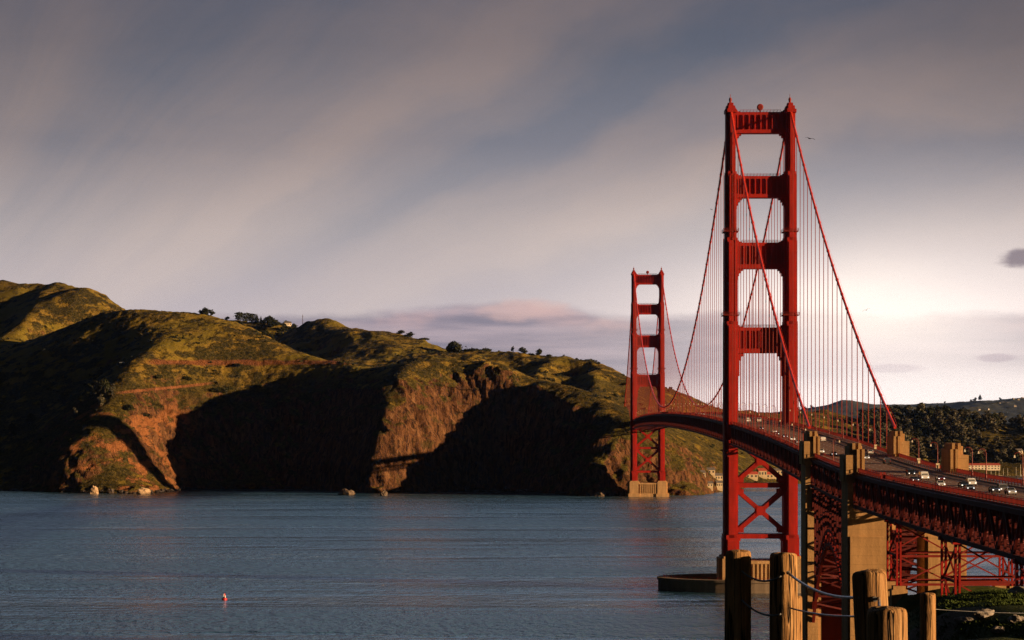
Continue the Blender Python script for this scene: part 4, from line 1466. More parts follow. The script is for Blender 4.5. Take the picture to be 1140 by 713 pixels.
tree_proto("bush1", "shrub", [(0, 0, 2.6, 5.0, 4.2, 3.0), (3.0, 0.8, 2.0, 3.4, 3.2, 2.4), (-3.4, -0.4, 1.8, 2.8, 3.0, 2.2), (0.6, 0, 4.6, 3.0, 3.0, 2.0)], 900, 0.5, LEAF_BRUSH, [([(0, 0, -1.2), (0.4, 0, 2.0), (0.8, 0, 3.5)], 0.4, 0.1)])
tree_proto("bush2", "shrub", [(0, 0, 1.8, 4.6, 3.4, 2.2), (4.4, 0, 1.4, 3.2, 3.0, 1.8), (-3.0, 0.4, 1.4, 3.0, 3.0, 1.6)], 800, 0.5, LEAF_BRUSH, [([(0, 0, -1.2), (0.3, 0, 1.4), (-0.4, 0, 2.2)], 0.35, 0.1)])


USED = set()
def plant(key, x, y, z, hgt, rz=0.0, sx=1.0, label=None, group=None, cat=None):
    if key in USED: o = copy_tree(PROTO[key])
    else: o = PROTO[key]; USED.add(key)
    o.location = (x, y, z); s = hgt / 10.0
    o.scale = (s * sx, s * sx, s); o.rotation_euler = (0, 0, rz)
    return tag(o, label, cat or ("shrub" if key.startswith("bush") else "tree"), group)


def on_land(px, Y):
    x = (px - 570.0) * Y / FPX
    return x, Y, ground_at(x, Y)


def ray_land(px, py, Y0=2400, Y1=3700, step=6.0):
    """first point of the headland under this direction"""
    Ys = np.arange(Y0, Y1, step); X = (px - 570.0) * Ys / FPX; Z = EYE - (py - HOR) * Ys / FPX
    H = head_height(X, Ys); k = np.argmax(H >= Z)
    return float(X[k]), float(Ys[k]), float(H[k])


def skyline(px, Y0=2500, Y1=4000):
    """the point of the headland that makes the skyline in this column"""
    Ys = np.arange(Y0, Y1, 6.0); X = (px - 570.0) * Ys / FPX; H = head_height(X, Ys)
    k = int(np.argmax((H - EYE) / Ys)); return float(X[k]), float(Ys[k]), float(H[k])


# trees along the skyline of the headlands: px, kind, height in photo px, width factor, label
GT = "trees along the headland skyline"
SKY = [
    (229, "round1", 8.0, 1.15, "tallest dark tree of the clump on top of the big grassy shoulder", None),
    (235, "round2", 6.0, 1.2, "lower dark tree at the right end of the clump on the grassy shoulder", None),
    (223, "round2", 5.0, 1.2, "lower dark tree at the left end of the clump on the grassy shoulder", None),
    (253, "round1", 3.6, 1.5, "low dark tree standing alone between the shoulder clump and the tree row", None),
    (266, "flat1", 9.0, 1.1, "flat-topped cypress that begins the dark row behind the shoulder", (3500, 4000)),
    (274, "flat1", 9.5, 1.15, "second flat-topped cypress of the dark row behind the shoulder", (3500, 4000)),
    (281, "flat1", 9.5, 1.0, "widest flat-topped cypress in the middle of the dark row", (3500, 4000)),
    (286, "spire1", 9.5, 1.2, "narrow dark conifer directly left of the slim spire in the row", (3500, 4000)),
    (290.5, "spire1", 7.5, 0.9, "slim spire-shaped conifer in the gap of the dark row", (3500, 4000)),
    (296, "round2", 6.5, 1.1, "rounded dark tree to the right of the slim spire", (3500, 4000)),
    (301, "round1", 8.5, 1.1, "tall leaning dark tree that ends the row near the cream house", (3500, 4000)),
    (309, "bush1", 3.2, 1.5, "low bushy tree just left of the cream house on the ridge", (3500, 4000)),
    (314, "bush2", 3.2, 1.5, "low hedge-like tree touching the cream house on the ridge", (3500, 4000)),
    (446, "round1", 5.0, 1.5, "small dark tree left in the pair on the rounded green hill", None),
    (457, "round2", 6.5, 1.6, "larger dark tree right in the pair on the rounded green hill", None),
    (472, "bush2", 3.0, 1.7, "low bush on the falling ridge below the pair of trees", None),
    (506, "bush1", 11.0, 1.0, "big round dark tree standing out on the ridge above the cliff", None),
    (527, "bush2", 5.5, 1.5, "low spreading bush just right of the big round tree", None),
    (541, "bush2", 5.5, 1.5, "low spreading bush at the right end of the long hedge", None),
    (571, "round2", 6.0, 0.8, "little lone tree with a bare stem on the ridge", None),
    (582, "round1", 7.0, 1.2, "ragged tree with a tall left side right of the lone stem tree", None),
    (591, "bush2", 4.0, 1.4, "low bush between the ragged tree and the square tree", None),
    (600, "round1", 7.5, 1.0, "square dark tree at the corner of the back ridge", None),
    (611, "bush2", 3.0, 1.6, "low dark bush just right of the square tree", None),
    (655, "bush2", 3.0, 1.8, "long low bush on the back ridge nearest the far tower", None)]
for i, (px, key, hp, sx, lab, rg) in enumerate(SKY):
    x, y, z = skyline(px, *(rg or (2500, 4000)))
    hm = hp * 1.3 * y / FPX * (1.5 if key.startswith("bush") else 1.0)
    plant(key, x, y, z - hm * (0.12 if key.startswith("bush") or hp == 6.0 else 0.25), hm, 1.3 * i, sx * (1.35 if key.startswith("round") and px != 571 else 1.0), lab, GT)

GR = "dense dark trees on the ridge behind the grassy shoulder"
rt = np.random.default_rng(9)
for i in range(34):
    px = 246 + 84 * (i + 0.5) / 34 + rt.uniform(-2, 2)
    Yt = rt.uniform(3640, 3820); x, y, z = on_land(px, Yt)
    plant("round1" if i % 2 else "round2", x, y, z - 3, rt.uniform(11, 15), rt.uniform(0, 6), 1.5, "dark tree in the dense belt below the tree row and cream house", GR)

GS = "dark shrubs on the sunlit slope"
for i, (px, py, hp, sx, lab) in enumerate([
        (243, 436, 9, 1.2, "large dark shrub on the sunlit grass beneath the red road cut"),
        (236, 453, 8, 1.3, "dark round shrub just above the shadow edge on the grass slope"),
        (177, 422, 7, 1.2, "dark shrub beside the bare red track on the left of the slope"),
        (208, 421, 5, 1.5, "small dark shrub on the track right under the road"),
        (157, 461, 9, 1.3, "dark shrub on the rocky nose above the orange outcrop"),
        (144, 455, 7, 1.3, "smaller dark shrub left of the one above the orange outcrop"),
        (263, 405, 5, 1.6, "dark shrub standing on the hillside road bend"),
        (288, 432, 4, 1.6, "little dark shrub farthest right on the lower sunlit grass")]):
    x, y, z = ray_land(px, py + 3)
    plant("bush1" if i % 2 else "bush2", x, y, z - 0.6, hp * 1.5 * y / FPX, 0.9 * i, sx, lab, GS)
GD = "trees in the shaded ravine on the left"
k = 0
for px, py, hp in ((100, 438, 13), (108, 432, 14), (117, 430, 14), (125, 436, 12), (92, 447, 11), (112, 446, 12), (70, 446, 12), (48, 452, 13), (18, 440, 12), (0, 452, 12), (34, 470, 12), (62, 470, 10), (14, 480, 12), (84, 462, 11), (-14, 470, 13), (40, 492, 10)):
    x, y, z = ray_land(px, py + hp * 0.6)
    plant("euc1" if k % 2 else "round1", x, y, z - 0.5, hp * 1.25 * y / FPX, 1.1 * k, 1.0, "dim grey-green tree in the deeply shaded ravine at far left of the headland", GD)
    k += 1

# small dark bushes scattered over the back hills: pattern of the scrub, too many to tell apart
def scrub():
    r = np.random.default_rng(31); Vs = []; Fs = []; o = 0
    X = r.uniform(-720, 420, 5200); Y = r.uniform(2560, 3650, 5200)
    dn = fbm(X / 110, Y / 110, 4, 0.55, 310)
    H = head_height(X, Y); e = 4.0
    sl = np.hypot(head_height(X + e, Y) - H, head_height(X, Y + e) - H) / e
    ok = (dn > 0.12) & (H > 14) & (sl < 0.9) & (Y < 3300)
    X = X[ok]; Y = Y[ok]; H = H[ok]
    for x, y, z in zip(X, Y, H):
        s = r.uniform(0.8, 2.2)
        V, F = crown_mesh([(x, y, z + 0.35 * s, s * 1.2, s * 1.2, s * 0.8)], 16, 0.55 * s, None, r)
        Vs.append(V); Fs.append(F + o); o += len(V)
    tag(np_mesh("scrub", np.concatenate(Vs), np.concatenate(Fs), LEAF_BRUSH, smooth=False), kind='stuff')


scrub()

# ---------------------------------------------------------------- the wood on the hill to the right
GW = "trees of the wood on the hill behind the marina"
r = np.random.default_rng(77); cnt = 0
cand = []
while len(cand) < 215:
    Y = r.uniform(3215, 3490); px = r.uniform(958, 1215)
    if 1088 < px < 1150 and 3290 < Y < 3345: continue
    x, y, z = on_land(px, Y)
    if z < 9: continue
    if any((x - c[0]) ** 2 + (y - c[1]) ** 2 < 150 for c in cand): continue
    cand.append((x, y, z))
for i, (x, y, z) in enumerate(cand):
    key = ("euc1", "euc2", "euc3", "round1", "euc2")[i % 5]
    plant(key, x, y, z - 2.5, r.uniform(14, 23), r.uniform(0, 6.2), r.uniform(1.1, 1.6), "dull grey-green tree crowded into the wood on the hill behind the marina", GW)

# ================================================================== FAR HILLS
FK = 3.0
def far_hills():
    m = bpy.data.materials.new("far_wooded_hill"); m.use_nodes = True
    t = NT(m.node_tree); b = t.n['Principled BSDF']
    o = t.n.new('ShaderNodeTexCoord').outputs['Object']
    n = t.noise(o, 0.0016, 5, 0.6); n2 = t.noise(o, 0.012, 5, 0.7)
    wood = t.mix(n2, (0.07, 0.08, 0.075), (0.14, 0.145, 0.13))
    c = t.mix(t.smooth(n, 0.56, 0.62), wood, t.mix(n2, (0.14, 0.13, 0.04), (0.20, 0.17, 0.06)))
    t.put(b.inputs['Base Color'], c); b.inputs['Roughness'].default_value = 1.0; b.inputs['Specular IOR Level'].default_value = 0.0
    crest = [(600, 468, 6800), (760, 470, 6600), (870, 461, 6600), (900, 456, 6500), (920, 453, 6500), (938, 447, 6500), (955, 447, 6500), (970, 451, 6500), (990, 454, 6400), (1010, 454, 6300), (1040, 453, 6200), (1062, 453, 6200),
             (1078, 450, 6200), (1092, 446, 6200), (1110, 448, 6200), (1126, 446, 6200), (1145, 445, 6200), (1200, 440, 6200), (1320, 448, 6200), (1600, 455, 6200)]
    P = [tuple(p) for p in polyline([at(px, py, Y * FK) for px, py, Y in crest], 100)]
    for px, Y, z in ((600, 5200, -5), (800, 5200, -5), (900, 5200, 5), (1000, 5100, 6), (1100, 5000, 10), (1200, 5000, 10), (1400, 5000, 0), (1600, 5000, -5), (1050, 5600, 62), (1120, 5600, 66), (940, 5900, 55), (1250, 5600, 60),
                     (600, 8000, 0), (900, 8000, 20), (1200, 8000, 30), (1500, 8000, 0)):
        P.append(((px - 570) * Y * FK / FPX, Y * FK, z * FK - 80 * (FK - 1) if z > 20 else z))
    f = Field(P, 3.0)
    xs = np.arange(100 * FK, 2700 * FK, 18.0); ys = spaced([(5000 * FK, 120), (5500 * FK, 45), (6700 * FK, 150), (8000 * FK, None)])
    X, Y = np.meshgrid(xs, ys)
    Z = f(X, Y); Z = Z + (fbm(X / 600, Y / 600, 3, 0.5, 400) * 14 + np.maximum(0, ridged(X / 110, Y / 160, 2, 0.5, 410)) * 4.0) * np.clip(Z / 20, 0, 1)
    tag(np_mesh("distant_hills", np.stack([X, Y, Z], -1).reshape(-1, 3), grid_faces(len(ys), len(xs)), m), kind='structure')
    return f


FARF = far_hills()
GF = "trees on the crest of the distant hills"
for i, (px, hp, lab) in enumerate([(889, 3.2, "hazy round tree on the distant ridge close to the near tower"), (896, 2.8, "hazy tree on the distant ridge between two others beside the tower"), (903, 3.2, "hazy tree farthest from the near tower in the distant trio"),
        (982, 2.6, "hazy single tree just left of the main cable's foot"), (1052, 1.8, "low hazy tree on the left shoulder of the distant hill"),
        (1086, 3.6, "hazy tall tree at the top of the distant hill"), (1091, 5.5, "tallest hazy pointed tree at the top of the distant hill"), (1081, 2.2, "lower hazy tree left of the distant hilltop pair"), (1113, 2.2, "hazy tree right of the distant hilltop trees")]):
    Y = 6350.0; x = (px - 570) * Y / FPX
    Ys = np.arange(5400 * FK, 7000 * FK, 20.0); X = (px - 570) * Ys / FPX; H = FARF(X, Ys); q = int(np.argmax((H - EYE) / Ys))
    plant("spire1" if hp > 5 else "round2", X[q], Ys[q], H[q], (hp + 0.6) * 1.2 * Ys[q] / FPX, i, 1.5, lab, GF)


# ================================================================== HOUSES
WALLW = mat("cream_wall", (0.62, 0.52, 0.38), 0.85, var=0.1)
ROOFR = mat("red_tile_roof", (0.42, 0.075, 0.045), 0.8, var=0.2, vscale=0.4)
ROOFG = mat("grey_roof", (0.14, 0.12, 0.11), 0.85, var=0.2)
PANE = mat("window_pane", (0.03, 0.035, 0.045), 0.15)


def house(name, loc, L, D, H, rz, roof, label, cat, group=None, roofh=None, nwin=4, storeys=1, wall=None, chimney=False):
    h = empty(name, loc, rz); tag(h, label, cat, group)
    m = MB(); m.box(-L / 2, L / 2, -D / 2, D / 2, -4, H); rh = roofh or D * 0.32
    m.add([(-L / 2, -D / 2, H), (-L / 2, D / 2, H), (-L / 2, 0, H + rh * 0.95), (L / 2, -D / 2, H), (L / 2, D / 2, H), (L / 2, 0, H + rh * 0.95)], [(0, 1, 2), (3, 5, 4)])
    m.build("wall", wall or WALLW, h)
    m = MB(); e = 0.5
    for s in (-1, 1):
        m.add([(-L / 2 - e, s * (D / 2 + e), H - 0.15), (L / 2 + e, s * (D / 2 + e), H - 0.15), (L / 2 + e, 0, H + rh + 0.1), (-L / 2 - e, 0, H + rh + 0.1),
               (-L / 2 - e, s * (D / 2 + e), H + 0.1), (L / 2 + e, s * (D / 2 + e), H + 0.1), (L / 2 + e, 0, H + rh + 0.4), (-L / 2 - e, 0, H + rh + 0.4)],
              [(0, 1, 2, 3), (4, 5, 6, 7), (0, 1, 5, 4), (1, 2, 6, 5), (2, 3, 7, 6), (3, 0, 4, 7)])
    ro = m.build("roof", roof, h)
    if chimney:
        m = MB(); m.box(L * 0.2, L * 0.2 + 1.0, -0.5, 0.5, H, H + rh + 1.4); m.build("chimney", WALLW, ro)
    sh = H / storeys
    for st in range(storeys):
        for k in range(nwin):
            x = -L / 2 + (k + 0.5) * L / nwin; z = st * sh + sh * 0.35
            m = MB(); m.box(x - L / nwin * 0.22, x + L / nwin * 0.22, -D / 2 - 0.06, -D / 2 + 0.03, z, z + sh * 0.42); m.build("window", PANE, h)
    return h


def drop(px, py, Y0, Y1):
    return ray_land(px, py, Y0, Y1, 4.0)


x, y, z = skyline(320, 3500, 4000)
house("ridge_house", (x, y, z), 11, 8, 4.0, 0.35, ROOFG, "small cream house catching the sun on the skyline ridge", "house", nwin=3)
# sheds on the shore east of the point
SHEDW = mat("weathered_cream_wall", (0.42, 0.32, 0.19), 0.9, var=0.25, vscale=0.3)
GB = "sheds on the shore below the point"
for px, py, L, D, H, rz, lab in (
        (779, 534, 10, 7, 5, 0.25, "leftmost cream shed on the shore between the towers"),
        (789, 529, 12, 7, 4.5, 0.2, "long cream shed higher on the bank between the towers"),
        (799, 535, 9, 7, 5, 0.3, "cream shed nearest the near tower's left leg"),
        (788, 543, 9, 6, 4, 0.25, "low tan shed right at the waterline rocks"),
        (800, 544, 7, 6, 5, 0.3, "small bright shed by the water beside the tower leg"),
        (836, 533, 14, 8, 5, 0.2, "wide cream building on the far shore seen between the tower legs at left"),
        (848, 531, 10, 8, 7, 0.2, "tall cream building on the far shore in the middle of the tower opening"),
        (858, 534, 13, 8, 5, 0.2, "low cream building on the far shore right of the tall one"),
        (866, 529, 10, 7, 5, 0.2, "cream house up the bank behind the right tower leg")):
    x, y, z = drop(px, py, 2420, 3300)
    house("shore_shed", (x, y, z), L, D, H, rz, ROOFG if D < 8 else ROOFR, lab, "shed", GB, nwin=3, wall=SHEDW)
# long building by the marina
x, y, z = at(1094, 531, 3200)
house("marina_building", (x, y, max(2.5, ground_at(x, y) - 1)), 44, 12, 6.4, 0.12, ROOFR, "long two-storey white building with a low red roof beside the marina", "building", roofh=2.0, nwin=10, storeys=2)
x, y, z = at(1069, 523, 3225)
house("marina_hall", (x, y, max(ground_at(x, y), 2)), 24, 12, 6.0, 0.12, ROOFR, "shorter red-roofed building partly hidden behind the right bridge pylon", "building", roofh=2.2, nwin=5)
x, y, z = drop(1134, 506, 3160, 3500)
house("hillside_house", (x, y, z), 9, 7, 4.5, 0.3, ROOFG, "small pale house at the lower edge of the green clearing in the wood", "house", nwin=2)
GH = "white houses scattered on the distant hillside"
for i, (px, py) in enumerate([(1082, 454.5), (1090, 456.5), (1113, 449.5), (1117, 448.5), (1122, 449.5), (1128, 444.5), (1134, 444.8), (1138, 443.5), (1100, 456), (1130, 452)]):
    Ys = np.arange(5000 * FK, 6600 * FK, 10.0); X = (px - 570) * Ys / FPX; H = FARF(X, Ys); Z = EYE - (py + 1 - HOR) * Ys / FPX
    q = int(np.argmax(H >= Z)) if (H >= Z).any() else int(np.argmax((H - EYE) / Ys))
    house("distant_house", (X[q], Ys[q], H[q] + 2), 18, 14, 8, 0.4 * (i % 3), ROOFG, "tiny pale house among the trees of the hazy far hillside", "house", GH, nwin=2)

# breakwater and moored boats
bk = MB()
p0 = Vector(at(1060, 532, 3092)); p1 = Vector(at(1190, 532, 3085))
n = 60; rr = np.random.default_rng(3)
for k in range(n):
    c = p0.lerp(p1, k / n); w = 3.0 + rr.random(); h = 2.2 + 1.0 * rr.random()
    bk.prism([(c.x - 3, c.y - w), (c.x + 3.4, c.y - w - rr.random()), (c.x + 3, c.y + w), (c.x - 3, c.y + w)], -3, h, [(c.x - 2.4, c.y - w * 0.4), (c.x + 2.5, c.y - w * 0.4), (c.x + 2.3, c.y + w * 0.4), (c.x - 2.3, c.y + w * 0.4)])
tag(bk.build("breakwater", mat("breakwater_rock", (0.07, 0.055, 0.045), 0.95, var=0.4, vscale=0.4)), "low dark stone breakwater in front of the marina", "breakwater")
HULL = mat("white_hull", (0.75, 0.72, 0.66), 0.4); MAST = mat("mast_paint", (0.72, 0.62, 0.48), 0.4)


def make_boat():
    r = empty("sailboat")
    sec = [(-5.0, 1.1, 0.2), (-3.0, 1.6, 0.0), (0, 1.8, -0.1), (3.0, 1.2, 0.0), (4.6, 0.5, 0.25), (5.4, 0.05, 0.5)]
    V = []
    for y, w, b in sec: V += [(-w, y, 1.15 + b * 0.3), (-w * 0.85, y, 0.2), (0, y, -0.5 + b), (w * 0.85, y, 0.2), (w, y, 1.15 + b * 0.3)]
    F = [(i * 5 + j, i * 5 + j + 1, (i + 1) * 5 + j + 1, (i + 1) * 5 + j) for i in range(5) for j in range(4)] + [(i * 5 + 4, i * 5, (i + 1) * 5, (i + 1) * 5 + 4) for i in range(5)] + [(0, 1, 2, 3, 4)]
    m = MB(); m.add(V, F); m.build("hull", HULL, r)
    m = MB(); m.prism([(-0.9, -2), (0.9, -2), (0.7, 1.8), (-0.7, 1.8)], 1.16, 1.9, [(-0.7, -1.8), (0.7, -1.8), (0.5, 1.3), (-0.5, 1.3)]); m.build("cabin", HULL, r)
    m = MB(); m.tube([(0, 0.9, 1.2), (0, 0.9, 13.5)], [0.22, 0.16], 8); m.bar((-0.8, 0.9, 9), (0.8, 0.9, 9), 0.1); m.build("mast", MAST, r)
    m = MB(); m.tube([(0, 0.9, 2.6), (0, -3.6, 2.5)], 0.2, 8); m.build("boom", MAST, r)
    return r


b0 = make_boat()
BOATS = [(1099, 0.8, "sailboat whose mast stands before the right end of the red-roofed building"), (1103.5, 0.95, "second masted sailboat from the red-roofed building"), (1108, 0.85, "shorter-masted sailboat in the left part of the marina"),
         (1113, 1.0, "sailboat in the left part of the marina with a tall bare mast"), (1117, 0.85, "sailboat in the middle of the marina row"), (1121.5, 0.9, "sailboat just right of the middle of the marina row"),
         (1132, 1.0, "sailboat left of the tallest mast in the marina"), (1136.5, 1.25, "tallest-masted sailboat at the right of the marina"), (1139, 0.95, "sailboat right behind the tallest mast")]
for i, (px, s, lab) in enumerate(BOATS):
    b = b0 if i == 0 else copy_tree(b0)
    b.location = ((px - 570) * 3125 / FPX, 3125 - 3 * (i % 3), 0.1); b.scale = (s, s, s); b.rotation_euler.z = 0.6 + 0.3 * (i % 4)
    tag(b, lab, "sailboat", "sailboats moored in the marina")

# sea rocks under the cliffs; two painted pale to look sunlit
SEAROCK_LIT = mat("sea_rock", (0.42, 0.28, 0.16), 0.9, var=0.35, vscale=0.3, bump=0.6, bscale=0.5)
SEADARK = mat("dark_sea_rock", (0.13, 0.09, 0.06), 0.8, var=0.5, vscale=0.3, bump=0.6, bscale=0.5)
for i, (px, Y, r0, sc, lab) in enumerate([(105, 2470, 5.5, (0.8, 0.8, 1.35), "tall rock coloured sunlit pale at the waterline far left below the headland"), (160, 2465, 7.0, (1.25, 0.9, 0.85), "broad rock coloured sunlit pale at the foot of the rocky nose"),
        (386, 2430, 7, (1.2, 0.9, 0.75), "jagged low rock at the waterline left of the sunlit cliff"), (427, 2415, 4.5, (1.0, 0.9, 1.1), "small rock at the waterline under the sunlit cliff"),
        (668, 2395, 5, (1.2, 1.0, 0.8), "low rock at the waterline left of the far tower")]):
    rock("sea_rock", ((px - 570) * Y / FPX, Y, 0.6), r0, sc, lab, "rocks at the foot of the cliffs", SEAROCK_LIT if i < 2 else SEADARK, i + 20, "rock")

# mast on the back hill and the tiny car on the contour road
x, y, z = skyline(337, 3500, 3750)
m = MB(); m.tube([(0, 0, -1), (0, 0, 14)], [0.5, 0.3], 6); m.bar((-1.2, 0, 11), (1.2, 0, 11), 0.3)
o = m.build("radio_mast", BARK); o.location = (x, y, z); tag(o, "thin dark mast on the skyline right of the cream house", "mast")
# ================================================================== STREET LAMPS on the deck
LAMPRED = mat("lamp_post_paint", (0.20, 0.03, 0.02), 0.5)
GLASS = mat("lamp_glass", (0.80, 0.72, 0.55), 0.3)


def make_lamp():
    r = empty("street_lamp")
    m = MB(); m.tube([(0, 0, 0), (0, 0, 1.2)], 0.24, 8); m.tube([(0, 0, 1.2), (0, 0, 6.6)], [0.16, 0.10], 8); m.build("post", LAMPRED, r)
    m = MB(); m.tube([(0, 0, 6.5), (-0.25, 0, 7.2), (-0.8, 0, 7.55), (-1.5, 0, 7.5), (-1.9, 0, 7.1)], 0.08, 7); m.tube([(0, 0, 5.6), (-0.5, 0, 6.2), (-0.8, 0, 7.4)], 0.04, 5); m.build("arm", LAMPRED, r)
    m = MB(); m.prism([(-2.12, -0.22), (-1.68, -0.22), (-1.68, 0.22), (-2.12, 0.22)], 6.35, 6.95, [(-2.02, -0.12), (-1.78, -0.12), (-1.78, 0.12), (-2.02, 0.12)]); m.build("lantern", GLASS, r)
    return r


L0 = make_lamp(); first = True
lv = [993 - 45 * k for k in range(5)] + [718, 683, 627, 607, 560, 520, 480, 440, 400]
lv += [1038 + 45 * k for k in range(31)]
NAMED = {(1, 993): "street lamp on the east deck edge nearest the near tower's right leg", (1, 948): "second street lamp from the near tower on the east deck edge", (1, 903): "street lamp mid-way along the east deck edge between tower and first pylon",
         (1, 858): "dark street lamp framed against the wooded hill left of the east cable's foot", (1, 813): "street lamp with pale box at its foot left of the main cable's end",
         (1, 718): "street lamp with pale box standing right of the east pylon where the cable ends", (1, 683): "street lamp with pale box just left of the nearest east pylon"}
GL = "street lamps lining the bridge deck"
BOX = mat("cream_cabinet", (0.80, 0.66, 0.42), 0.6)
for v in lv:
    for s in (-1, 1):
        if s < 0 and v < 690: continue
        o = L0 if first else copy_tree(L0); first = False
        o.location = bw(s * 12.7, v, road_z(v) + 0.22); o.rotation_euler.z = BROT + (0 if s > 0 else math.pi)
        lab = NAMED.get((s, v))
        if not lab:
            where = ("on the main span beyond the near tower" if v > VS else "on the side span before the near tower" if v > S1V else "on the near viaduct")
            lab = "curved-arm street lamp on the %s deck edge %s" % ("east" if s > 0 else "west", where)
        tag(o, lab, "street lamp", GL)
        if lab.find("pale box") > 0 and lab.startswith("street lamp with"):
            m = MB(); m.box(-0.45, 0.45, -0.4, 0.4, 0.1, 1.5); m.box(-0.52, 0.52, -0.47, 0.47, 1.5, 1.6)
            m.build("cabinet", BOX, o)

# ================================================================== CARS
TYRE = mat("tyre", (0.02, 0.02, 0.02), 0.8); CARGLASS = mat("car_glass", (0.02, 0.024, 0.03), 0.08, spec=0.6)
LIGHT = emis("headlight", (1.0, 0.95, 0.85), 0.9); TAIL = mat("tail_light", (0.45, 0.02, 0.02), 0.3)
PAINTS = {"white": (0.78, 0.76, 0.72), "silver": (0.45, 0.45, 0.45), "black": (0.015, 0.015, 0.018), "dark": (0.05, 0.05, 0.06), "maroon": (0.12, 0.02, 0.02), "grey": (0.16, 0.16, 0.17)}
CM = {k: mat("car_paint_" + k, v, 0.25, spec=0.5) for k, v in PAINTS.items()}
SHAPES = {  # side profile (y, z), and the glass band
    "sedan": ([(-2.25, 0.35), (-2.3, 0.75), (-2.15, 0.95), (-1.55, 1.0), (-0.95, 1.42), (0.35, 1.45), (1.05, 1.0), (2.0, 0.85), (2.25, 0.65), (2.25, 0.35)], (-1.45, -0.92, 0.33, 0.98, 1.02, 1.40), 1.78),
    "suv": ([(-2.3, 0.42), (-2.35, 1.0), (-2.25, 1.15), (-2.0, 1.72), (0.45, 1.75), (1.1, 1.15), (2.15, 1.0), (2.32, 0.8), (2.32, 0.42)], (-2.12, -1.95, 0.42, 1.02, 1.16, 1.68), 1.88),
    "van": ([(-2.6, 0.40), (-2.65, 1.2), (-2.5, 2.05), (1.0, 2.1), (1.75, 1.25), (2.5, 1.05), (2.62, 0.8), (2.62, 0.40)], (-2.58, -2.5, 0.95, 1.66, 1.3, 2.0), 2.0)}


def make_car(kind, paint):
    prof, (g0, g1, g2, g3, zb, zt), W = SHAPES[kind]
    r = empty("car")
    n = len(prof); V = []; F = []
    for x, k in ((-W / 2 + 0.12, 0.0), (-W / 2, 1), (W / 2, 1), (W / 2 - 0.12, 0.0)):
        for y, z in prof:
            tw = 1.0 if z < zb + 0.02 else 0.86
            V.append((x * tw, y * (1 if k else 0.985), z if k else z - 0.03 if z > 0.5 else z + 0.03))
    for a in range(3):
        for i in range(n): F.append((a * n + i, a * n + (i + 1) % n, (a + 1) * n + (i + 1) % n, (a + 1) * n + i))
    F.append(tuple(range(n - 1, -1, -1))); F.append(tuple(3 * n + i for i in range(n)))
    m = MB(); m.add(V, F); m.build("body", CM[paint], r)
    w = W * 0.43
    m = MB(); e = 0.025
    m.add([(-w * 0.92, g3 + e, zb), (w * 0.92, g3 + e, zb), (w * 0.84, g2 + e, zt), (-w * 0.84, g2 + e, zt)], [(0, 1, 2, 3)]); m.v = [(x, y + 0.03, z + 0.03) for x, y, z in m.v]; m.build("windscreen", CARGLASS, r)
    m = MB(); m.add([(-w * 0.92, g0 - e, zb), (w * 0.92, g0 - e, zb), (w * 0.84, g1 - e, zt), (-w * 0.84, g1 - e, zt)], [(3, 2, 1, 0)]); m.v = [(x, y - 0.03, z + 0.03) for x, y, z in m.v]; m.build("rear_window", CARGLASS, r)
    for s in (-1, 1):
        m = MB(); m.add([(s * (W / 2 * 0.93 + 0.03), g0 + 0.25, zb + 0.03), (s * (W / 2 * 0.93 + 0.03), g3 - 0.2, zb + 0.03), (s * (W / 2 * 0.86 + 0.03), g2 - 0.05, zt), (s * (W / 2 * 0.86 + 0.03), g1 + 0.15, zt)], [(0, 1, 2, 3)]); m.build("side_window", CARGLASS, r)
        for y in (-prof[0][0] * -0.62, -prof[0][0] * 0.62):
            m = MB(); m.tube([(s * (W / 2 - 0.2), y, 0.34), (s * (W / 2 + 0.02), y, 0.34)], 0.34, 14); m.build("wheel", TYRE, r)
        fy = max(p[0] for p in prof)
        m = MB(); m.box(s * W * 0.36 - 0.14, s * W * 0.36 + 0.14, fy - 0.06, fy + 0.02, 0.62, 0.80); m.build("headlight", LIGHT, r)
        ry = min(p[0] for p in prof)
        m = MB(); m.box(s * W * 0.40 - 0.1, s * W * 0.40 + 0.1, ry - 0.02, ry + 0.1, 0.75, 1.0); m.build("tail_light", TAIL, r)
    return r


CARS = {}
def car_at(px, py, kind, paint, label, toward=None):
    """a car whose wheels touch the road where the photograph's ray meets it"""
    best = None
    for v in np.arange(430, 2300, 1.0):
        Y = v; z = EYE - (py - HOR) * Y / FPX
        d = road_z(v) - z
        if best is None or abs(d) < best[0]: best = (abs(d), v)
        if v > 470 and d >= 0 and best[0] < 0.2: break
    v = best[1]; X = (px - 570) * v / FPX; u = (X - BX - BSL * v)
    u = max(-8.6, min(8.6, u))
    key = (kind, paint)
    o = copy_tree(CARS[key]) if key in CARS else CARS.setdefault(key, make_car(kind, paint))
    o.location = bw(u, v, road_z(v) + 0.01)
    tw = u < 1.6 if toward is None else toward
    o.rotation_euler.z = BROT + (math.pi if tw else 0)
    tag(o, label, "car" if kind != "van" else "van", "traffic on the bridge")
    if kind == "van": o.name = "van"
    PLACED.append((u, v))


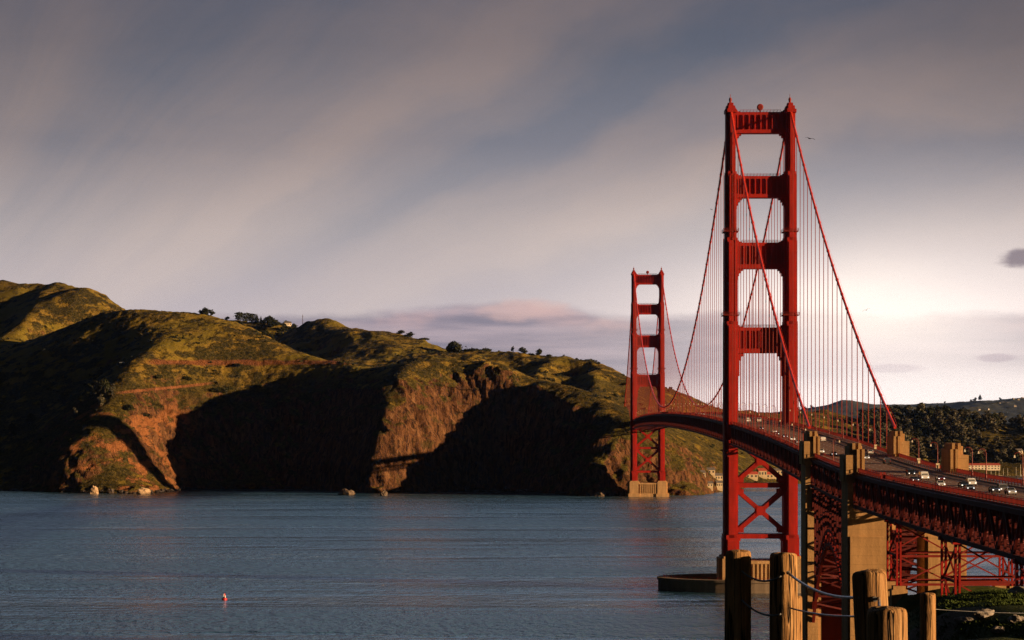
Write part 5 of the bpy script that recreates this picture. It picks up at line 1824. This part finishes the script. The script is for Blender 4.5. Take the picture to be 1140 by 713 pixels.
PLACED = []
TR = [(1028.4, 534.5, "van", "white", "white van standing tall among the cars between the nearest pylons"),
      (1013.7, 530, "suv", "black", "black sport utility car just left of the white van"),
      (1008, 537.5, "sedan", "dark", "dark car nearest the west railing in front of the white van"),
      (987, 516.5, "suv", "dark", "dark car near the twin red sign panels"),
      (1046.7, 536, "sedan", "maroon", "dark maroon car behind the white saloon in front of the nearest east pylon"),
      (1046.7, 542.5, "sedan", "white", "white saloon car close to the west railing below the nearest east pylon"),
      (1072.6, 543.5, "sedan", "black", "black car alongside the white sport utility right of the nearest east pylon"),
      (1081, 541, "suv", "white", "white sport utility car right of the nearest east pylon"),
      (1079, 547, "sedan", "grey", "grey car nearest the west railing right of the nearest east pylon"),
      (1107, 549, "sedan", "dark", "dark car leading the trio at the right edge"),
      (1116, 548, "suv", "grey", "grey sport utility car in the trio at the right edge"),
      (1125, 551, "sedan", "silver", "silver car in the trio nearest the frame's right edge"),
      (964, 512, "sedan", "silver", "silver car right of the second west pylon"),
      (968.4, 506, "sedan", "white", "white car farther along the east lanes right of the second west pylon"),
      (915.8, 492, "suv", "white", "white car in the east lanes above the gap between west pylons"),
      (914, 505, "sedan", "white", "white car behind the railing in the gap between west pylons"),
      (928, 508, "sedan", "grey", "grey car with lit headlights in the gap between west pylons"),
      (882, 491, "sedan", "white", "white car just left of the first west pylon"),
      (881.6, 494.5, "sedan", "silver", "silver car close behind the first west pylon's left side"),
      (874, 488, "sedan", "dark", "dark car with headlights on beneath the right tower leg"),
      (862, 482.5, "sedan", "white", "white car in the middle of the roadway under the near tower portal"),
      (857, 485, "sedan", "dark", "dark car near the west rail under the near tower portal"),
      (863, 475.5, "sedan", "dark", "dark car in the far east lane under the near tower portal"),
      (843.7, 479, "sedan", "dark", "dark car with two bright headlights in the centre of the tower portal"),
      (832.6, 470.2, "van", "white", "white van at the left of the tower portal"),
      (844.7, 470.2, "van", "white", "second white van farther right in the tower portal"),
      (773, 462.9, "sedan", "white", "white car high on the main span left of the near tower"),
      (780, 463.3, "sedan", "white", "white car on the main span nearest the near tower's left leg"),
      (767, 462.6, "sedan", "white", "white car on the crest of the main span")]
for q in TR: car_at(*q)

# twin red sign panels on the west walk
s = empty("sign"); tag(s, "pair of dark red rectangular panels on posts beside the roadway between the pylons", "sign")
s.location = bw(-7.6 + 0.6, 612, road_z(612)); s.rotation_euler.z = BROT
x, y, z = at(982.6, 526, 600); s.location = (x, y, road_z(600))
for k in (-0.42, 0.42):
    m = MB(); m.box(k - 0.3, k + 0.3, -0.05, 0.05, 0.5, 2.1); m.build("panel", mat("sign_red", (0.25, 0.02, 0.015), 0.6), s)
    m = MB(); m.box(k - 0.05, k + 0.05, 0.051, 0.12, 0, 1.9); m.build("post", LAMPRED, s)

# car on the hillside road
x, y, z = ray_land(136, 406)
c = copy_tree(CARS[("sedan", "white")]); c.location = (x, y, z + 0.3); c.rotation_euler.z = 1.4; c.scale = (1.2, 1.2, 1.2)
tag(c, "tiny white car on the shaded hillside road at far left", "car", "traffic on the bridge"); del c['group']

# ================================================================== BUOY
def buoy():
    x, y, z = at(250, 668, 215000 / (668 - HOR) * 1.0)
    r = empty("buoy", (x, y, 0)); tag(r, "small red and white buoy floating on the open water", "buoy")
    red = mat("buoy_red", (0.60, 0.02, 0.03), 0.4); wh = mat("buoy_white", (0.80, 0.74, 0.72), 0.5)
    m = MB(); m.tube([(0, 0, -0.4), (0, 0, 0.0), (0, 0, 0.4), (0, 0, 0.55)], [0.5, 0.75, 0.75, 0.5], 16); m.build("float", red, r, smooth=False)
    m = MB(); m.tube([(0, 0, 0.56), (0, 0, 1.1), (0, 0, 1.7)], [0.42, 0.36, 0.26], 12); m.build("tower", red, r)
    m = MB(); m.prism([(-0.36, -0.42), (-0.08, -0.45), (-0.05, -0.40), (-0.30, -0.36)], 1.0, 1.9); m.prism([(0.16, -0.48), (0.42, -0.42), (0.38, -0.38), (0.2, -0.42)], 0.6, 1.4); m.build("daymark", wh, r)
    m = MB(); m.tube([(0, 0, 1.71), (0, 0, 2.1)], [0.16, 0.12], 10); m.build("lantern", red, r)
    r.scale = (1.45, 1.45, 1.35)


buoy()

# ================================================================== BIRDS
FEATHER = mat("bird_feathers", (0.02, 0.018, 0.018), 0.8)
def bird(px, py, Y, span, roll, yaw, flap, label):
    b = MB()
    n = 12; L = span * 0.42
    prof = [(-0.50, 0.012), (-0.36, 0.05), (-0.12, 0.095), (0.12, 0.105), (0.30, 0.075), (0.38, 0.055), (0.45, 0.058), (0.50, 0.035), (0.57, 0.006)]
    b.tube([(0, y * L, 0.02 * L * math.sin(y * 5)) for y, _ in prof], [q * L for _, q in prof], n)
    b.add([(-0.05 * L, -0.46 * L, 0), (0.05 * L, -0.46 * L, 0), (0.14 * L, -0.80 * L, 0.0), (-0.14 * L, -0.80 * L, 0.0), (-0.05 * L, -0.46 * L, 0.02 * L), (0.05 * L, -0.46 * L, 0.02 * L), (0.14 * L, -0.8 * L, 0.008 * L), (-0.14 * L, -0.8 * L, 0.008 * L)],
          [(0, 1, 2, 3), (7, 6, 5, 4), (0, 4, 5, 1), (1, 5, 6, 2), (2, 6, 7, 3), (3, 7, 4, 0)])
    for s in (-1, 1):
        st = [(0.06 * L, 0.20, -0.14, 0.02), (0.22 * span, 0.24, -0.10, 0.02 + 0.16 * flap), (0.36 * span, 0.14, -0.12, 0.02 + 0.12 * flap), (0.50 * span, -0.06, -0.16, -0.02 + 0.02 * flap)]
        V = []
        for x, f, k, z in st: V += [(s * x, f * L, z * span), (s * x, k * L, z * span), (s * x, f * L, z * span + 0.012 * span), (s * x, k * L, z * span + 0.012 * span)]
        F = []
        for i in range(3):
            a = 4 * i; c = a + 4
            F += [(a, a + 1, c + 1, c), (a + 2, c + 2, c + 3, a + 3), (a, c, c + 2, a + 2), (a + 1, a + 3, c + 3, c + 1)]
        F += [(12, 13, 15, 14), (0, 2, 3, 1)]
        b.add(V, F)
    o = b.build("bird", FEATHER); o.location = at(px, py, Y); o.rotation_euler = (0.1, roll, yaw)
    tag(o, label, "bird", "gulls gliding round the near tower")


bird(901.5, 154.5, 300, 1.5, 0.12, 0.5, 0.2, "dark gull gliding just right of the near tower's top")
bird(964.5, 345.5, 300, 1.1, -0.35, -0.4, 0.5, "dark gull gliding low over the bright sky right of the east cable")
bird(792, 233.5, 380, 0.8, 0.2, 0.9, 0.3, "tiny gull far left of the near tower below the second strut")

# ================================================================== HAZE
def haze():
    m = bpy.data.materials.new("sea_air"); m.use_nodes = True
    t = m.node_tree; t.nodes.remove(t.nodes['Principled BSDF'])
    v = t.nodes.new('ShaderNodeVolumePrincipled')
    v.inputs['Color'].default_value = (0.52, 0.70, 1.0, 1)
    v.inputs['Density'].default_value = HAZE_DENSITY
    v.inputs['Anisotropy'].default_value = 0.78
    t.links.new(v.outputs[0], t.nodes['Material Output'].inputs['Volume'])
    b = MB(); b.box(-28000, 28000, -2000, 30000, -60, 560)
    tag(b.build("haze", m), kind='stuff')


HAZE_DENSITY = 9e-6
haze()
